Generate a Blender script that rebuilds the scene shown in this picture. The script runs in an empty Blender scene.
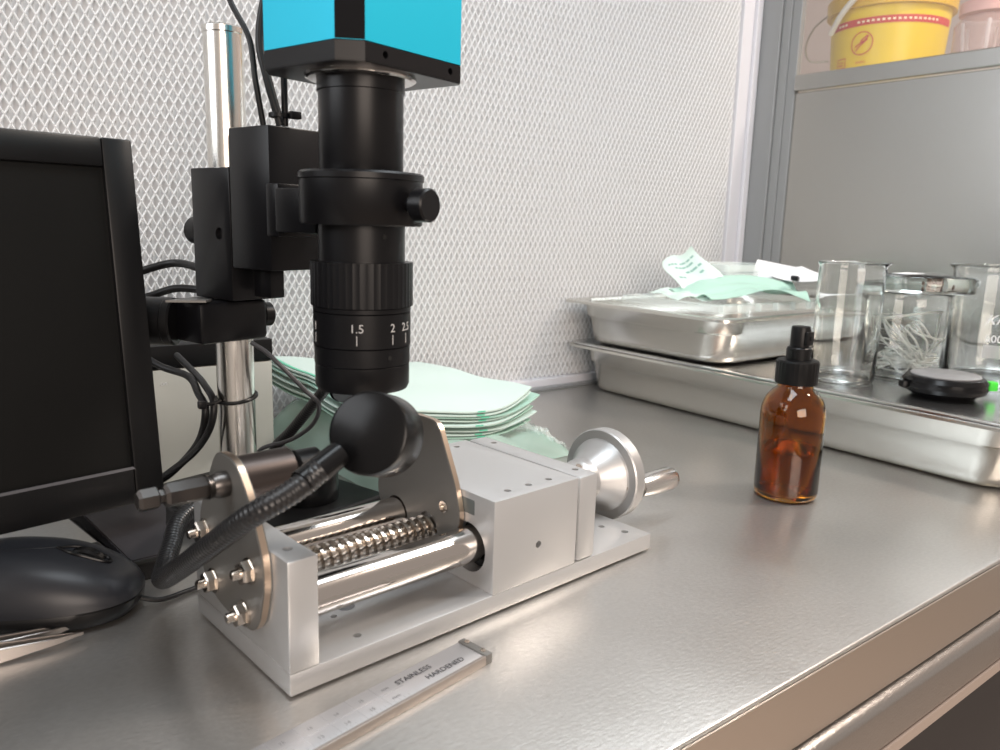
import bpy, bmesh, math, random
from mathutils import Vector, Matrix, noise
R = math.radians
PI = math.pi
random.seed(7)
scene = bpy.context.scene
COL = scene.collection

# ------------------------------------------------------------------ camera
F_PX, YAW, PITCH, ROLL = 785.57, 0.66176, 0.189835, 0.028036
cam_d = bpy.data.cameras.new('camera')
cam_d.sensor_fit = 'HORIZONTAL'; cam_d.sensor_width = 36.0
cam_d.lens = F_PX * 36.0 / 1000.0
cam_d.clip_start = 0.01; cam_d.clip_end = 50
cam = bpy.data.objects.new('camera', cam_d); COL.objects.link(cam)
fw = Vector((math.sin(YAW)*math.cos(PITCH), math.cos(YAW)*math.cos(PITCH), -math.sin(PITCH)))
rt = Vector((math.cos(YAW), -math.sin(YAW), 0)); up = rt.cross(fw)
r2 = rt*math.cos(ROLL) + up*math.sin(ROLL); u2 = -rt*math.sin(ROLL) + up*math.cos(ROLL)
m = Matrix((r2, u2, -fw)).transposed().to_4x4(); m.translation = Vector((0, 0, 0.2))
cam.matrix_world = m
cam_d.dof.use_dof = True; cam_d.dof.focus_distance = 0.50; cam_d.dof.aperture_fstop = 13
scene.camera = cam

# ------------------------------------------------------------------ light
w = bpy.data.worlds.new('room_light'); scene.world = w; w.use_nodes = True
bg = w.node_tree.nodes['Background']; bg.inputs[0].default_value = (1.0, 0.88, 0.79, 1); bg.inputs[1].default_value = 0.38
def area(name, loc, target, sx, sy, power, color):
    l = bpy.data.lights.new(name, 'AREA'); l.shape = 'RECTANGLE'; l.size = sx; l.size_y = sy
    l.energy = power; l.color = color
    o = bpy.data.objects.new(name, l); COL.objects.link(o); o.location = loc
    o.rotation_euler = (Vector(target) - Vector(loc)).to_track_quat('-Z', 'Y').to_euler()
    return o
area('cabinet_lamp', (0.42, 0.27, 0.82), (0.42, 0.30, 0), 1.0, 0.22, 5.2, (0.86, 0.94, 1.0))
area('room_lamp', (1.25, -0.22, 1.28), (0.50, 0.35, 0.05), 0.22, 0.22, 13, (1.0, 0.86, 0.74))
area('front_fill', (-0.45, -1.6, 0.60), (0.3, 0.35, 0.05), 1.2, 0.9, 25, (1.0, 0.85, 0.74))  # warm fill added behind the camera to light the vice's front, no actual window
area('left_fill', (-1.15, 0.55, 0.75), (0.2, 0.35, 0.0), 0.9, 0.9, 12, (0.93, 0.96, 1.0))  # soft light added outside the left glass to brighten the worktop
scene.view_settings.view_transform = 'Standard'; scene.view_settings.look = 'None'
scene.view_settings.exposure = 0.24; scene.view_settings.gamma = 1.0
scene.view_settings.use_curve_mapping = False

# ------------------------------------------------------------------ materials
MATS = {}
def mat(name, color, rough=0.5, metal=0.0, trans=0.0, ior=1.45, alpha=1.0, bump=0.0, bscale=200.0, stretch=(1,1,1),
        rvar=0.0, cvar=0.0, aniso=0.0, coat=0.0, emis=None, spec=None, sss=0.0):
    if name in MATS: return MATS[name]
    M = bpy.data.materials.new(name); M.use_nodes = True; nt = M.node_tree
    b = nt.nodes['Principled BSDF']
    b.inputs['Base Color'].default_value = (*color, 1); b.inputs['Roughness'].default_value = rough
    b.inputs['Metallic'].default_value = metal; b.inputs['Transmission Weight'].default_value = trans
    b.inputs['IOR'].default_value = ior; b.inputs['Alpha'].default_value = alpha
    b.inputs['Anisotropic'].default_value = aniso; b.inputs['Coat Weight'].default_value = coat
    if spec is not None: b.inputs['Specular IOR Level'].default_value = spec
    if emis: b.inputs['Emission Color'].default_value = (*color, 1); b.inputs['Emission Strength'].default_value = emis
    if bump or rvar or cvar:
        tc = nt.nodes.new('ShaderNodeTexCoord'); mp = nt.nodes.new('ShaderNodeMapping')
        mp.inputs['Scale'].default_value = stretch
        nz = nt.nodes.new('ShaderNodeTexNoise'); nz.inputs['Scale'].default_value = bscale; nz.inputs['Detail'].default_value = 4
        nt.links.new(tc.outputs['Object'], mp.inputs['Vector']); nt.links.new(mp.outputs[0], nz.inputs['Vector'])
        if bump:
            bp = nt.nodes.new('ShaderNodeBump'); bp.inputs['Strength'].default_value = bump; bp.inputs['Distance'].default_value = 0.0005
            nt.links.new(nz.outputs[0], bp.inputs['Height']); nt.links.new(bp.outputs[0], b.inputs['Normal'])
        if rvar:
            n2 = nt.nodes.new('ShaderNodeTexNoise'); n2.inputs['Scale'].default_value = 9; n2.inputs['Detail'].default_value = 5
            nt.links.new(tc.outputs['Object'], n2.inputs['Vector'])
            mr = nt.nodes.new('ShaderNodeMapRange'); mr.inputs[1].default_value = 0.05; mr.inputs[2].default_value = 0.95
            mr.inputs[3].default_value = max(rough-rvar, 0.02); mr.inputs[4].default_value = rough+rvar
            nt.links.new(n2.outputs[0], mr.inputs[0]); nt.links.new(mr.outputs[0], b.inputs['Roughness'])
        if cvar:
            mx = nt.nodes.new('ShaderNodeMix'); mx.data_type = 'RGBA'
            mx.inputs[6].default_value = (*[c*(1-cvar) for c in color], 1); mx.inputs[7].default_value = (*[min(1, c*(1+cvar)) for c in color], 1)
            nt.links.new(nz.outputs[0], mx.inputs[0]); nt.links.new(mx.outputs[2], b.inputs['Base Color'])
    MATS[name] = M
    return M
steel_top = mat('brushed_worktop_steel', (0.53, 0.515, 0.495), 0.34, 0.88, bump=0.30, bscale=110, stretch=(2.5, 5, 1), rvar=0.09, cvar=0.12)
steel_edge = mat('satin_edge_steel', (0.72, 0.66, 0.60), 0.30, 1.0, bump=0.1, bscale=80, stretch=(1, 8, 8))
steel_panel = mat('brushed_panel_steel', (0.48, 0.48, 0.465), 0.25, 1.0, bump=0.06, bscale=60, stretch=(1, 1, 20))
steel_pan = mat('pan_steel', (0.66, 0.65, 0.61), 0.27, 1.0)
steel_lid = mat('lid_steel', (0.74, 0.74, 0.74), 0.22, 1.0)
chrome = mat('chrome', (0.64, 0.60, 0.57), 0.12, 1.0)
pole_m = mat('satin_chrome', (0.78, 0.76, 0.72), 0.22, 1.0)
nut_m = mat('zinc_nut', (0.68, 0.62, 0.56), 0.18, 1.0)
alu = mat('anodised_aluminium', (0.58, 0.585, 0.59), 0.37, 0.68, bump=0.05, bscale=900)
alu_dark = mat('hole_shadow_steel', (0.10, 0.10, 0.10), 0.5, 0.6)
plate_m = mat('dark_steel_plate', (0.20, 0.195, 0.185), 0.50, 0.55, rvar=0.05)
plate_edge = mat('cut_steel', (0.60, 0.48, 0.38), 0.30, 1.0)
black_al = mat('black_anodised', (0.0045, 0.0045, 0.0055), 0.33, 0.0, spec=0.30)
black_pl = mat('black_plastic', (0.006, 0.006, 0.0065), 0.36, spec=0.28)
black_gl = mat('black_gloss', (0.005, 0.005, 0.0055), 0.24, spec=0.26)
black_rb = mat('black_rubber', (0.006, 0.006, 0.0065), 0.42, spec=0.4)
mouse_m = mat('mouse_plastic', (0.017, 0.018, 0.022), 0.36, spec=0.4)
screen_m = mat('monitor_glass', (0.007, 0.007, 0.0068), 0.36, spec=0.16)
teal = mat('teal_anodised', (0.005, 0.46, 0.66), 0.38, 0.25)
white_fr = mat('frame_paint', (0.62, 0.62, 0.66), 0.4)
post_m = mat('grey_profile', (0.27, 0.28, 0.285), 0.4, 0.3)
mesh_m = mat('white_mesh_paint', (0.69, 0.70, 0.71), 0.5)
filt_m = mat('filter_paper', (0.585, 0.59, 0.60), 0.8)
grey_tex = mat('textured_grey_steel', (0.42, 0.40, 0.385), 0.30, 0.9, bump=0.5, bscale=700)
pinkish = mat('lower_strip', (0.55, 0.47, 0.42), 0.4, 0.5)
dark_floor = mat('beige_floor', (0.50, 0.42, 0.36), 0.5)
cab_wall = mat('cabinet_paint', (0.62, 0.62, 0.60), 0.5)
glass = mat('clear_glass', (0.98, 1.0, 0.99), 0.01, 0, 1.0, 1.47)
glass_gr = mat('greenish_glass', (0.955, 0.995, 0.98), 0.01, 0, 1.0, 1.5)
clearpl = mat('clear_plastic', (0.95, 0.98, 0.97), 0.08, 0, 0.9, 1.3)
amber = mat('amber_glass', (0.60, 0.27, 0.030), 0.02, 0, 1.0, 1.5)
amber_liq = mat('amber_liquid', (0.50, 0.30, 0.08), 0.0, 0, 1.0, 1.33)
box_m = mat('beige_box_paint', (0.46, 0.46, 0.42), 0.42, 0.2)
white_p = mat('white_print', (0.75, 0.75, 0.75), 0.5)
grey_p = mat('grey_print', (0.20, 0.20, 0.21), 0.5)
black_p = mat('dark_print', (0.03, 0.03, 0.035), 0.5)
red_p = mat('red_print', (0.55, 0.045, 0.03), 0.5)
yellow = mat('yellow_plastic', (0.74, 0.52, 0.015), 0.35)
lid_y = mat('orange_yellow_plastic', (0.62, 0.38, 0.02), 0.35)
ruler_m = mat('satin_ruler_steel', (0.62, 0.62, 0.64), 0.38, 0.8)
green_btn = mat('green_plastic', (0.05, 0.62, 0.04), 0.35)
grey_face = mat('pale_grey_face', (0.22, 0.22, 0.225), 0.35)
cord_m = mat('white_cord', (0.90, 0.92, 0.90), 0.4)
seed_m = mat('brown_bits', (0.10, 0.045, 0.03), 0.5)
paper_w = mat('white_paper', (0.72, 0.73, 0.76), 0.6)
pouch_m = mat('pale_green_film', (0.44, 0.66, 0.57), 0.35, 0, 0.12, 1.3, bump=0.25, bscale=60)
pouch_w = mat('mint_white_paper', (0.56, 0.68, 0.635), 0.5, bump=0.2, bscale=40)
seal_g = mat('green_seal', (0.12, 0.55, 0.36), 0.4)
pink_cl = mat('pink_clear_plastic', (0.75, 0.42, 0.38), 0.25, 0, 0.5, 1.3)

def film(name, color, a, rough=0.12):
    M = bpy.data.materials.new(name); M.use_nodes = True; nt = M.node_tree; nt.nodes.clear()
    out = nt.nodes.new('ShaderNodeOutputMaterial'); mix = nt.nodes.new('ShaderNodeMixShader')
    tr = nt.nodes.new('ShaderNodeBsdfTransparent'); tr.inputs[0].default_value = (*[min(1, 0.75+0.25*c) for c in color], 1)
    pb = nt.nodes.new('ShaderNodeBsdfPrincipled'); pb.inputs['Base Color'].default_value = (*color, 1); pb.inputs['Roughness'].default_value = rough
    mix.inputs[0].default_value = a
    nt.links.new(tr.outputs[0], mix.inputs[1]); nt.links.new(pb.outputs[0], mix.inputs[2]); nt.links.new(mix.outputs[0], out.inputs[0])
    return M
bag_film = film('clear_bag_film', (0.62, 0.84, 0.74), 0.42)
clear_film = film('clear_blister_film', (0.88, 0.94, 0.92), 0.30)
pane_film = film('window_pane', (0.85, 0.85, 0.85), 0.06, 0.03)
pink_film = film('pink_clear_film', (0.70, 0.52, 0.48), 0.32)

# ------------------------------------------------------------------ mesh helpers
def mark(bm, fn):
    n = len(bm.verts)
    v0 = set(bm.verts); fn()
    return [v for v in bm.verts if v not in v0]
def box(bm, x0, x1, y0, y1, z0, z1, bev=0.0, seg=2, mtx=None):
    t = bmesh.new(); bmesh.ops.create_cube(t, size=1)
    for v in t.verts:
        v.co = Vector(((x0+x1)/2+v.co.x*(x1-x0), (y0+y1)/2+v.co.y*(y1-y0), (z0+z1)/2+v.co.z*(z1-z0)))
    if bev: bmesh.ops.bevel(t, geom=list(t.edges), offset=bev, segments=seg, affect='EDGES', profile=0.5)
    join(bm, t, mtx)
def join(bm, t, mtx=None):
    if mtx is not None: t.transform(mtx)
    me = bpy.data.meshes.new('tmp'); t.to_mesh(me); t.free(); bm.from_mesh(me); bpy.data.meshes.remove(me)
def basis(axis):
    a = Vector(axis).normalized(); q = Vector((0, 0, 1)).rotation_difference(a); return q.to_matrix().to_4x4()
def lathe(bm, prof, n=48, origin=(0, 0, 0), axis=(0, 0, 1), cap=False, spout=None):
    """prof: list of (r, z) revolved round the axis"""
    t = bmesh.new(); rings = []
    for r, z in prof:
        if r < 1e-7: rings.append([t.verts.new((0, 0, z))])
        else: rings.append([t.verts.new((r*math.cos(2*PI*i/n), r*math.sin(2*PI*i/n), z)) for i in range(n)])
    for a, b in zip(rings, rings[1:]):
        if len(a) == 1 and len(b) == 1: continue
        for i in range(n):
            j = (i+1) % n
            if len(a) == 1: t.faces.new((a[0], b[j], b[i]))
            elif len(b) == 1: t.faces.new((a[i], a[j], b[0]))
            else: t.faces.new((a[i], a[j], b[j], b[i]))
    if spout:
        ang, amt, zz = spout
        for v in t.verts:
            if v.co.z > zz-0.012:
                th = math.atan2(v.co.y, v.co.x)-ang; th = (th+PI) % (2*PI)-PI
                k = math.exp(-(th/0.30)**2)*((v.co.z-(zz-0.012))/0.012)**1.5
                rr = math.hypot(v.co.x, v.co.y); s = (rr+amt*k)/rr if rr > 1e-6 else 1
                v.co.x *= s; v.co.y *= s
    mt = Matrix.Translation(Vector(origin)) @ basis(axis)
    bmesh.ops.recalc_face_normals(t, faces=t.faces)
    join(bm, t, mt)
def cyl(bm, p, axis, r, L, n=32, bev=0.0, r2=None):
    r2 = r if r2 is None else r2; b = bev
    prof = [(0, 0), (r-b, 0), (r, b), (r2, L-b), (r2-b, L), (0, L)] if b else [(0, 0), (r, 0), (r2, L), (0, L)]
    lathe(bm, prof, n, p, axis)
def smooth_path(pts, sub=8):
    pts = [Vector(p) for p in pts]; out = []
    P = [pts[0]*2-pts[1]] + pts + [pts[-1]*2-pts[-2]]
    for i in range(1, len(P)-2):
        a, b, c, d = P[i-1:i+3]
        for k in range(sub):
            t = k/sub
            out.append(0.5*((2*b)+(-a+c)*t+(2*a-5*b+4*c-d)*t*t+(-a+3*b-3*c+d)*t**3))
    out.append(pts[-1]); return out
def tube(bm, pts, r, n=12, sub=8, ribs=0, close=True, rfun=None):
    path = smooth_path(pts, sub) if sub > 1 else [Vector(p) for p in pts]
    if ribs:
        L = sum((b-a).length for a, b in zip(path, path[1:])); cnt = int(L/ribs*4); q = []
        seg = [0]
        for a, b in zip(path, path[1:]): seg.append(seg[-1]+(b-a).length)
        j = 0
        for i in range(cnt+1):
            s = L*i/cnt
            while j < len(seg)-2 and seg[j+1] < s: j += 1
            f = (s-seg[j])/max(seg[j+1]-seg[j], 1e-9); q.append(path[j].lerp(path[j+1], f))
        path = q
    t = bmesh.new(); rings = []; nrm = None
    for i, p in enumerate(path):
        d = (path[min(i+1, len(path)-1)]-path[max(i-1, 0)]).normalized()
        if nrm is None: nrm = d.orthogonal().normalized()
        nrm = (nrm-d*nrm.dot(d)).normalized(); bn = d.cross(nrm)
        rr = r
        if ribs: rr = r*(1.0 if i % 4 in (0, 1) else 0.93)
        if rfun: rr = r*rfun(i/(len(path)-1))
        rings.append([t.verts.new(p+nrm*rr*math.cos(2*PI*k/n)+bn*rr*math.sin(2*PI*k/n)) for k in range(n)])
    for a, b in zip(rings, rings[1:]):
        for k in range(n): t.faces.new((a[k], a[(k+1) % n], b[(k+1) % n], b[k]))
    if close: t.faces.new(rings[0][::-1]); t.faces.new(rings[-1])
    bmesh.ops.recalc_face_normals(t, faces=t.faces); join(bm, t)
def prism(bm, poly, h, mtx=None, bev=0.0):
    """polygon in xy extruded to z=h"""
    t = bmesh.new(); vs = [t.verts.new((x, y, 0)) for x, y in poly]; f = t.faces.new(vs)
    r = bmesh.ops.extrude_face_region(t, geom=[f]); 
    for v in [g for g in r['geom'] if isinstance(g, bmesh.types.BMVert)]: v.co.z = h
    bmesh.ops.recalc_face_normals(t, faces=t.faces)
    if bev: bmesh.ops.bevel(t, geom=[e for e in t.edges if abs(e.verts[0].co.z-e.verts[1].co.z) < 1e-6], offset=bev, segments=2, affect='EDGES')
    join(bm, t, mtx)
def rounded(poly, r, n=5):
    out = []; N = len(poly)
    for i in range(N):
        p = Vector(poly[i]); a = Vector(poly[i-1]); b = Vector(poly[(i+1) % N])
        da = (a-p).normalized(); db = (b-p).normalized(); k = min(r, (a-p).length*0.45, (b-p).length*0.45)
        s = p+da*k; e = p+db*k
        for j in range(n+1):
            t = j/n; out.append(tuple(s*(1-t)**2+p*2*t*(1-t)+e*t*t))
    return out
def obj(name, bm, material, parent=None, smooth=40, label=None):
    me = bpy.data.meshes.new(name); bm.to_mesh(me); bm.free()
    if smooth:
        me.polygons.foreach_set('use_smooth', [True]*len(me.polygons))
        me.set_sharp_from_angle(angle=R(smooth))
    me.materials.append(material)
    o = bpy.data.objects.new(name, me); COL.objects.link(o)
    if parent: o.parent = parent
    if label: o['label'] = label
    return o
def tag(o, label, cat, group=None, kind=None):
    o['label'] = label; o['category'] = cat
    if group: o['group'] = group
    if kind: o['kind'] = kind
    return o
def thing(name, label, cat, loc=(0, 0, 0), rz=0.0, group=None):
    o = bpy.data.objects.new(name, None); COL.objects.link(o); o.empty_display_size = 0.01
    o.location = loc; o.rotation_euler = (0, 0, rz); return tag(o, label, cat, group)
def struct(name, bm, m, parent=None, smooth=0):
    o = obj(name, bm, m, parent, smooth)
    if not parent: o['kind'] = 'structure'
    return o
def B(): return bmesh.new()
def cut(o, *cutters):
    """boolean subtraction of the given bmeshes, baked into o's mesh"""
    tmp = []
    for c in cutters:
        me = bpy.data.meshes.new('cut'); c.to_mesh(me); c.free()
        co = bpy.data.objects.new('cut', me); COL.objects.link(co); co.parent = o.parent; tmp.append(co)
        md = o.modifiers.new('b', 'BOOLEAN'); md.operation = 'DIFFERENCE'; md.solver = 'EXACT'; md.object = co
    bpy.context.view_layer.update()
    dg = bpy.context.evaluated_depsgraph_get(); me = bpy.data.meshes.new_from_object(o.evaluated_get(dg))
    o.modifiers.clear(); o.data = me
    me.polygons.foreach_set('use_smooth', [True]*len(me.polygons)); me.set_sharp_from_angle(angle=R(35))
    for co in tmp: bpy.data.objects.remove(co)
    return o
def text_bm(body, size, thick=0.0001, spacing=1.0, shear=0.0, align='CENTER'):
    cu = bpy.data.curves.new('t', 'FONT'); cu.body = body; cu.size = size; cu.extrude = thick; cu.align_x = align
    cu.space_character = spacing; cu.shear = shear; cu.resolution_u = 3
    to = bpy.data.objects.new('t', cu); COL.objects.link(to); bpy.context.view_layer.update()
    me = bpy.data.meshes.new_from_object(to.evaluated_get(bpy.context.evaluated_depsgraph_get()))
    bm = bmesh.new(); bm.from_mesh(me); bpy.data.meshes.remove(me); bpy.data.objects.remove(to); bpy.data.curves.remove(cu)
    return bm
def wrap(bm, rad, ang, z0):
    """bend flat lettering (x right, y up) round a vertical cylinder, centred on angle ang"""
    for v in bm.verts:
        a = ang + v.co.x/rad; rr = rad+v.co.z; z = z0+v.co.y
        v.co = Vector((rr*math.cos(a), rr*math.sin(a), z))

# ================================================================== SETTING
# worktop: flat steel sheet with a turned-down front edge
bm = B(); box(bm, -0.35, 1.06, 0.1726, 0.80, -0.037, 0.0, 0.0015, 3)
wt = tag(obj('worktop', bm, steel_top), 'wide brushed stainless steel worktop with a turned-down front edge', 'worktop')
bm = B(); box(bm, -0.35, 1.06, 0.1712, 0.1722, -0.0365, -0.0015, 0.0004, 1)
obj('front_edge', bm, steel_edge, wt, label='warm satin steel turned-down edge')
# cabinet base rail below the worktop
rail = thing('base_rail', 'grey speckled steel rail running under the worktop front edge', 'rail', (0, 0, 0))
bm = B(); box(bm, -0.35, 1.06, 0.166, 0.30, -0.071, -0.0385, 0.006, 4); obj('rail_body', bm, grey_tex, rail)
bm = B(); box(bm, -0.35, 1.06, 0.1675, 0.30, -0.080, -0.0715, 0.0008, 1); obj('bottom_strip', bm, pinkish, rail, label='pale beige strip under the rail')
bm = B(); box(bm, -2.0, 3.0, -3.0, 0.9, -0.86, -0.85); struct('floor', bm, dark_floor)
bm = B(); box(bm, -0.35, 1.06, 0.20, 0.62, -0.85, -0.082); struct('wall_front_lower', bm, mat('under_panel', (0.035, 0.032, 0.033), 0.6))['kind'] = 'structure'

# back wall: pleated filter behind white expanded-metal screen
bm = B(); x = -0.36; vs = []; k = 0; pitch = 0.0076
while x < 1.0:
    yy = 0.7325 if k % 2 else 0.7360
    vs.append((bm.verts.new((x, yy, 0.0)), bm.verts.new((x, yy, 0.86)))); x += pitch/2; k += 1
for a, b in zip(vs, vs[1:]): bm.faces.new((a[0], b[0], b[1], a[1]))
wb = struct('wall_back', bm, filt_m)
# diamond screen
cw, ch = 0.0076/2, 0.0137/2
pts = []; faces = []
X0, X1, Z0, Z1 = -0.20, 0.981, 0.012, 0.56
nx = int((X1-X0)/cw); nz = int((Z1-Z0)/ch)
def strand(x0, z0, x1, z1, hw=0.00080, d=0.0006):
    dx, dz = x1-x0, z1-z0; L = math.hypot(dx, dz); px, pz = -dz/L*hw, dx/L*hw
    i = len(pts); yf = 0.7300; ym = yf+d
    ex_, ez_ = dx/L*0.0004, dz/L*0.0004
    pts.extend([(x0+px-ex_, ym, z0+pz-ez_), (x0-ex_, yf, z0-ez_), (x0-px-ex_, ym, z0-pz-ez_),
                (x1+px+ex_, ym, z1+pz+ez_), (x1+ex_, yf, z1+ez_), (x1-px+ex_, ym, z1-pz+ez_)])
    faces.extend([(i, i+1, i+4, i+3), (i+1, i+2, i+5, i+4)])
for i in range(nx):
    for j in range(nz):
        x0, z0 = X0+i*cw, Z0+j*ch
        if (i+j) % 2 == 0: strand(x0, z0, x0+cw, z0+ch)
        else: strand(x0+cw, z0, x0, z0+ch)
me = bpy.data.meshes.new('screen_mesh'); me.from_pydata(pts, [], faces); me.update(); me.materials.append(mesh_m)
o = bpy.data.objects.new('expanded_metal_screen', me); COL.objects.link(o); o.parent = wb; o['label'] = 'white expanded-metal diamond screen'
bm = B(); box(bm, -0.36, 1.02, 0.722, 0.74, 0.0, 0.0125, 0.001); struct('baseboard_back', bm, white_fr)
bm = B(); box(bm, -0.36, 1.02, 0.712, 0.722, 0.0, 0.0035, 0.0005, 1); struct('trim_1', bm, post_m)
bm = B(); box(bm, 0.982, 1.006, 0.727, 0.742, 0.0, 0.86, 0.001); box(bm, 1.0065, 1.0185, 0.722, 0.742, 0.0, 0.86, 0.001); struct('trim_2', bm, white_fr)
bm = B(); box(bm, 1.0195, 1.034, 0.692, 0.735, 0.0, 0.86, 0.001); box(bm, 1.0225, 1.034, 0.678, 0.6915, 0, 0.86, 0.0008); box(bm, 1.0235, 1.034, 0.664, 0.6775, 0.0, 0.86, 0.0008); struct('trim_3', bm, post_m)
# right wall: steel panel, folded top rim, glass above
bm = B(); box(bm, 1.026, 1.036, 0.16, 0.6635, 0.0, 0.3905, 0.0008); struct('wall_right', bm, steel_panel)
bm = B(); box(bm, 1.0195, 1.040, 0.14, 0.6635, 0.3925, 0.4135, 0.0015); struct('trim_4', bm, steel_panel)
bm = B(); box(bm, 1.030, 1.034, 0.14, 0.6635, 0.414, 0.86); struct('window_1', bm, pane_film)
# the rest of the cabinet and the room next door seen through the glass
bm = B(); box(bm, -0.36, 1.06, 0.18, 0.75, 0.86, 0.87)
struct('ceiling', bm, cab_wall)
bm = B(); box(bm, -0.37, -0.36, 0.14, 0.75, 0.30, 0.86); struct('window_2', bm, pane_film)
bm = B(); box(bm, -0.372, -0.358, 0.14, 0.75, 0.0, 0.2995); struct('wall_left', bm, steel_panel)
bm = B(); box(bm, 1.9, 1.92, -0.6, 1.6, 0.3, 1.4); struct('wall_far', bm, mat('far_wall_paint', (0.55, 0.47, 0.44), 0.7))
sh = B(); box(sh, 1.05, 1.55, 0.10, 1.10, 0.36, 0.385, 0.002)
tag(obj('side_shelf', sh, cab_wall), 'pale counter behind the steel side panel, carrying the yellow container', 'counter')

# ================================================================== VICE (linear slide)
VA = math.atan2(0.0207, 0.2468)
vice = thing('slide_vice', 'silver aluminium slide vice with chrome rods, lead screw and handwheel', 'vice', (0.1172, 0.2880, 0), VA)
mm = 0.001
def vb(x0, x1, y0, y1, z0, z1, bev=0.6): t = B(); box(t, x0*mm, x1*mm, y0*mm, y1*mm, z0*mm, z1*mm, bev*mm, 2); return t
def hole(x, y, z, ax, r, L):
    t = B(); a = Vector(ax); cyl(t, Vector((x, y, z))*mm-a*L*mm*0.5, ax, r*mm, L*mm, 24); return t
Wd = 98
base = obj('base_plate', vb(0, 248, 0, Wd, 1.4, 11.5), alu, vice)
for x_ in (14, 214):
    for y_ in (10, 72): t = B(); box(t, x_*mm, (x_+22)*mm, y_*mm, (y_+16)*mm, 0, 1.5*mm, 0.0003); obj('rubber_foot', t, black_rb, vice)
cut(base, hole(50, 37.9, 11.5, (0, 0, 1), 4.6, 14), hole(40.5, 33, 11.5, (0, 0, 1), 1.6, 14), hole(39.5, 10.5, 11.5, (0, 0, 1), 2.0, 8),
    hole(232, 27, 11.5, (0, 0, 1), 2.1, 8), hole(237, 12, 11.5, (0, 0, 1), 2.3, 8))
endb = obj('end_block', vb(0, 14.2, 0, Wd, 11.5, 62, 1.0), alu, vice)
cut(endb, hole(7, 13, 62, (0, 0, 1), 2.2, 8), hole(7, 86, 62, (0, 0, 1), 2.2, 8))
main = obj('main_block', vb(114, 177, 0, Wd, 11.5, 62.3, 0.5), alu, vice)
cut(main, *[hole(x, 9, 62, (0, 0, 1), 2.0, 8) for x in (131, 146.5, 162)], *[hole(x, 89, 62, (0, 0, 1), 2.0, 8) for x in (131, 146.5, 162)],
    hole(146.7, 0, 31, (0, 1, 0), 2.0, 14), hole(114, 20, 32, (1, 0, 0), 13.6, 24), hole(114, 79, 32, (1, 0, 0), 13.6, 24))
# oblong slot in the block's left face
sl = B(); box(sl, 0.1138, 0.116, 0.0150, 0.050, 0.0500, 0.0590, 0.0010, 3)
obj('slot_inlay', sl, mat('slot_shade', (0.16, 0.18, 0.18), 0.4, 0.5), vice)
endp = obj('end_plate', vb(178.8, 194, 0, Wd, 11.5, 62.3, 2.2), alu, vice)
cut(endp, hole(187, 12, 62, (0, 0, 1), 2.0, 8), hole(187, 82, 62, (0, 0, 1), 2.0, 8))
for y in (19.5, 80):
    t = B(); cyl(t, (0.006, y*mm, 0.0335), (1, 0, 0), 0.0096, 0.120, 48, 0.0005); obj('guide_rod', t, chrome, vice)
    t = B(); lathe(t, [(0.0098, 0), (0.0134, 0), (0.0134, 0.003), (0.0098, 0.003)], 40, (0.1215, y*mm, 0.0325), (1, 0, 0)); obj('rod_seal', t, black_rb, vice)
# lead screw with a real helical thread
t = bmesh.new(); turns = 20; n = 28; r_in, r_out = 0.0050, 0.0073; x0, x1 = 0.012, 0.1135; lead = (x1-x0)/turns
prof = [(0.0, r_in), (0.30, r_in), (0.42, r_out), (0.72, r_out), (0.86, r_in)]
rows = []
for i in range(turns*n+1):
    th = 2*PI*i/n; row = []
    for f, rr in prof + [(1.0, r_in)]:
        row.append(t.verts.new((x0+lead*(i/n+f)-lead, 0.0505+rr*math.cos(th), 0.0345+rr*math.sin(th))))
    rows.append(row)
for a, b in zip(rows, rows[1:]):
    for k in range(len(prof)): t.faces.new((a[k], a[k+1], b[k+1], b[k]))
bmesh.ops.recalc_face_normals(t, faces=t.faces)
cyl(t, (0.008, 0.0505, 0.0345), (1, 0, 0), 0.0049, 0.108, 20)
obj('lead_screw', t, mat('screw_steel', (0.58, 0.53, 0.48), 0.20, 1.0), vice, 30)
# steel bracket plates
outl = [(14, 60), (13, 47), (18.5, 29), (26, 21.5), (50, 21), (64, 23), (79.5, 32), (80, 60), (74, 72), (58, 97), (38, 97), (25, 82)]
def plate(poly, u0, u1, r=5):
    p = rounded([(a*mm, b*mm) for a, b in poly], r*mm)
    mt = Matrix(((0, 0, 1, u0*mm), (1, 0, 0, 0), (0, 1, 0, 0), (0, 0, 0, 1)))
    t = B(); prism(t, p, (u1-u0)*mm, mt, 0.0003); return t
brk = obj('bracket_plate', plate(outl, -4.0, -0.1, 7), plate_m, vice, label='dark steel plate bolted to the left end')
outr = [(27, 64), (22.5, 47), (27, 36), (36, 33), (95, 33), (100, 44), (96, 64), (68, 96), (43, 96)]
brk2 = obj('bracket_plate', plate(outr, 110.2, 113.6, 6), plate_m, vice, label='dark steel plate against the main block')
cut(brk2, hole(112, 50.5, 34.5, (1, 0, 0), 8.6, 12), hole(112, 80, 33.5, (1, 0, 0), 10.6, 12))
for P, poly, u in ((brk, outl, -4.0), (brk2, outr, 110.2)):
    p = rounded([(a*mm, b*mm) for a, b in poly], 7*mm if P is brk else 6*mm)
    t = B(); L = len(p)
    va = [t.verts.new((u*mm+0.0004, a, b)) for a, b in p]; vb_ = [t.verts.new((u*mm+0.0033, a, b)) for a, b in p]
    cy = sum(a for a, b in p)/L; cz = sum(b for a, b in p)/L
    for v in va+vb_: v.co.y = cy+(v.co.y-cy)*1.004; v.co.z = cz+(v.co.z-cz)*1.004
    for i in range(L): t.faces.new((va[i], va[(i+1) % L], vb_[(i+1) % L], vb_[i]))
    obj('cut_edge', t, plate_edge, P, label='brighter cut edge')
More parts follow.
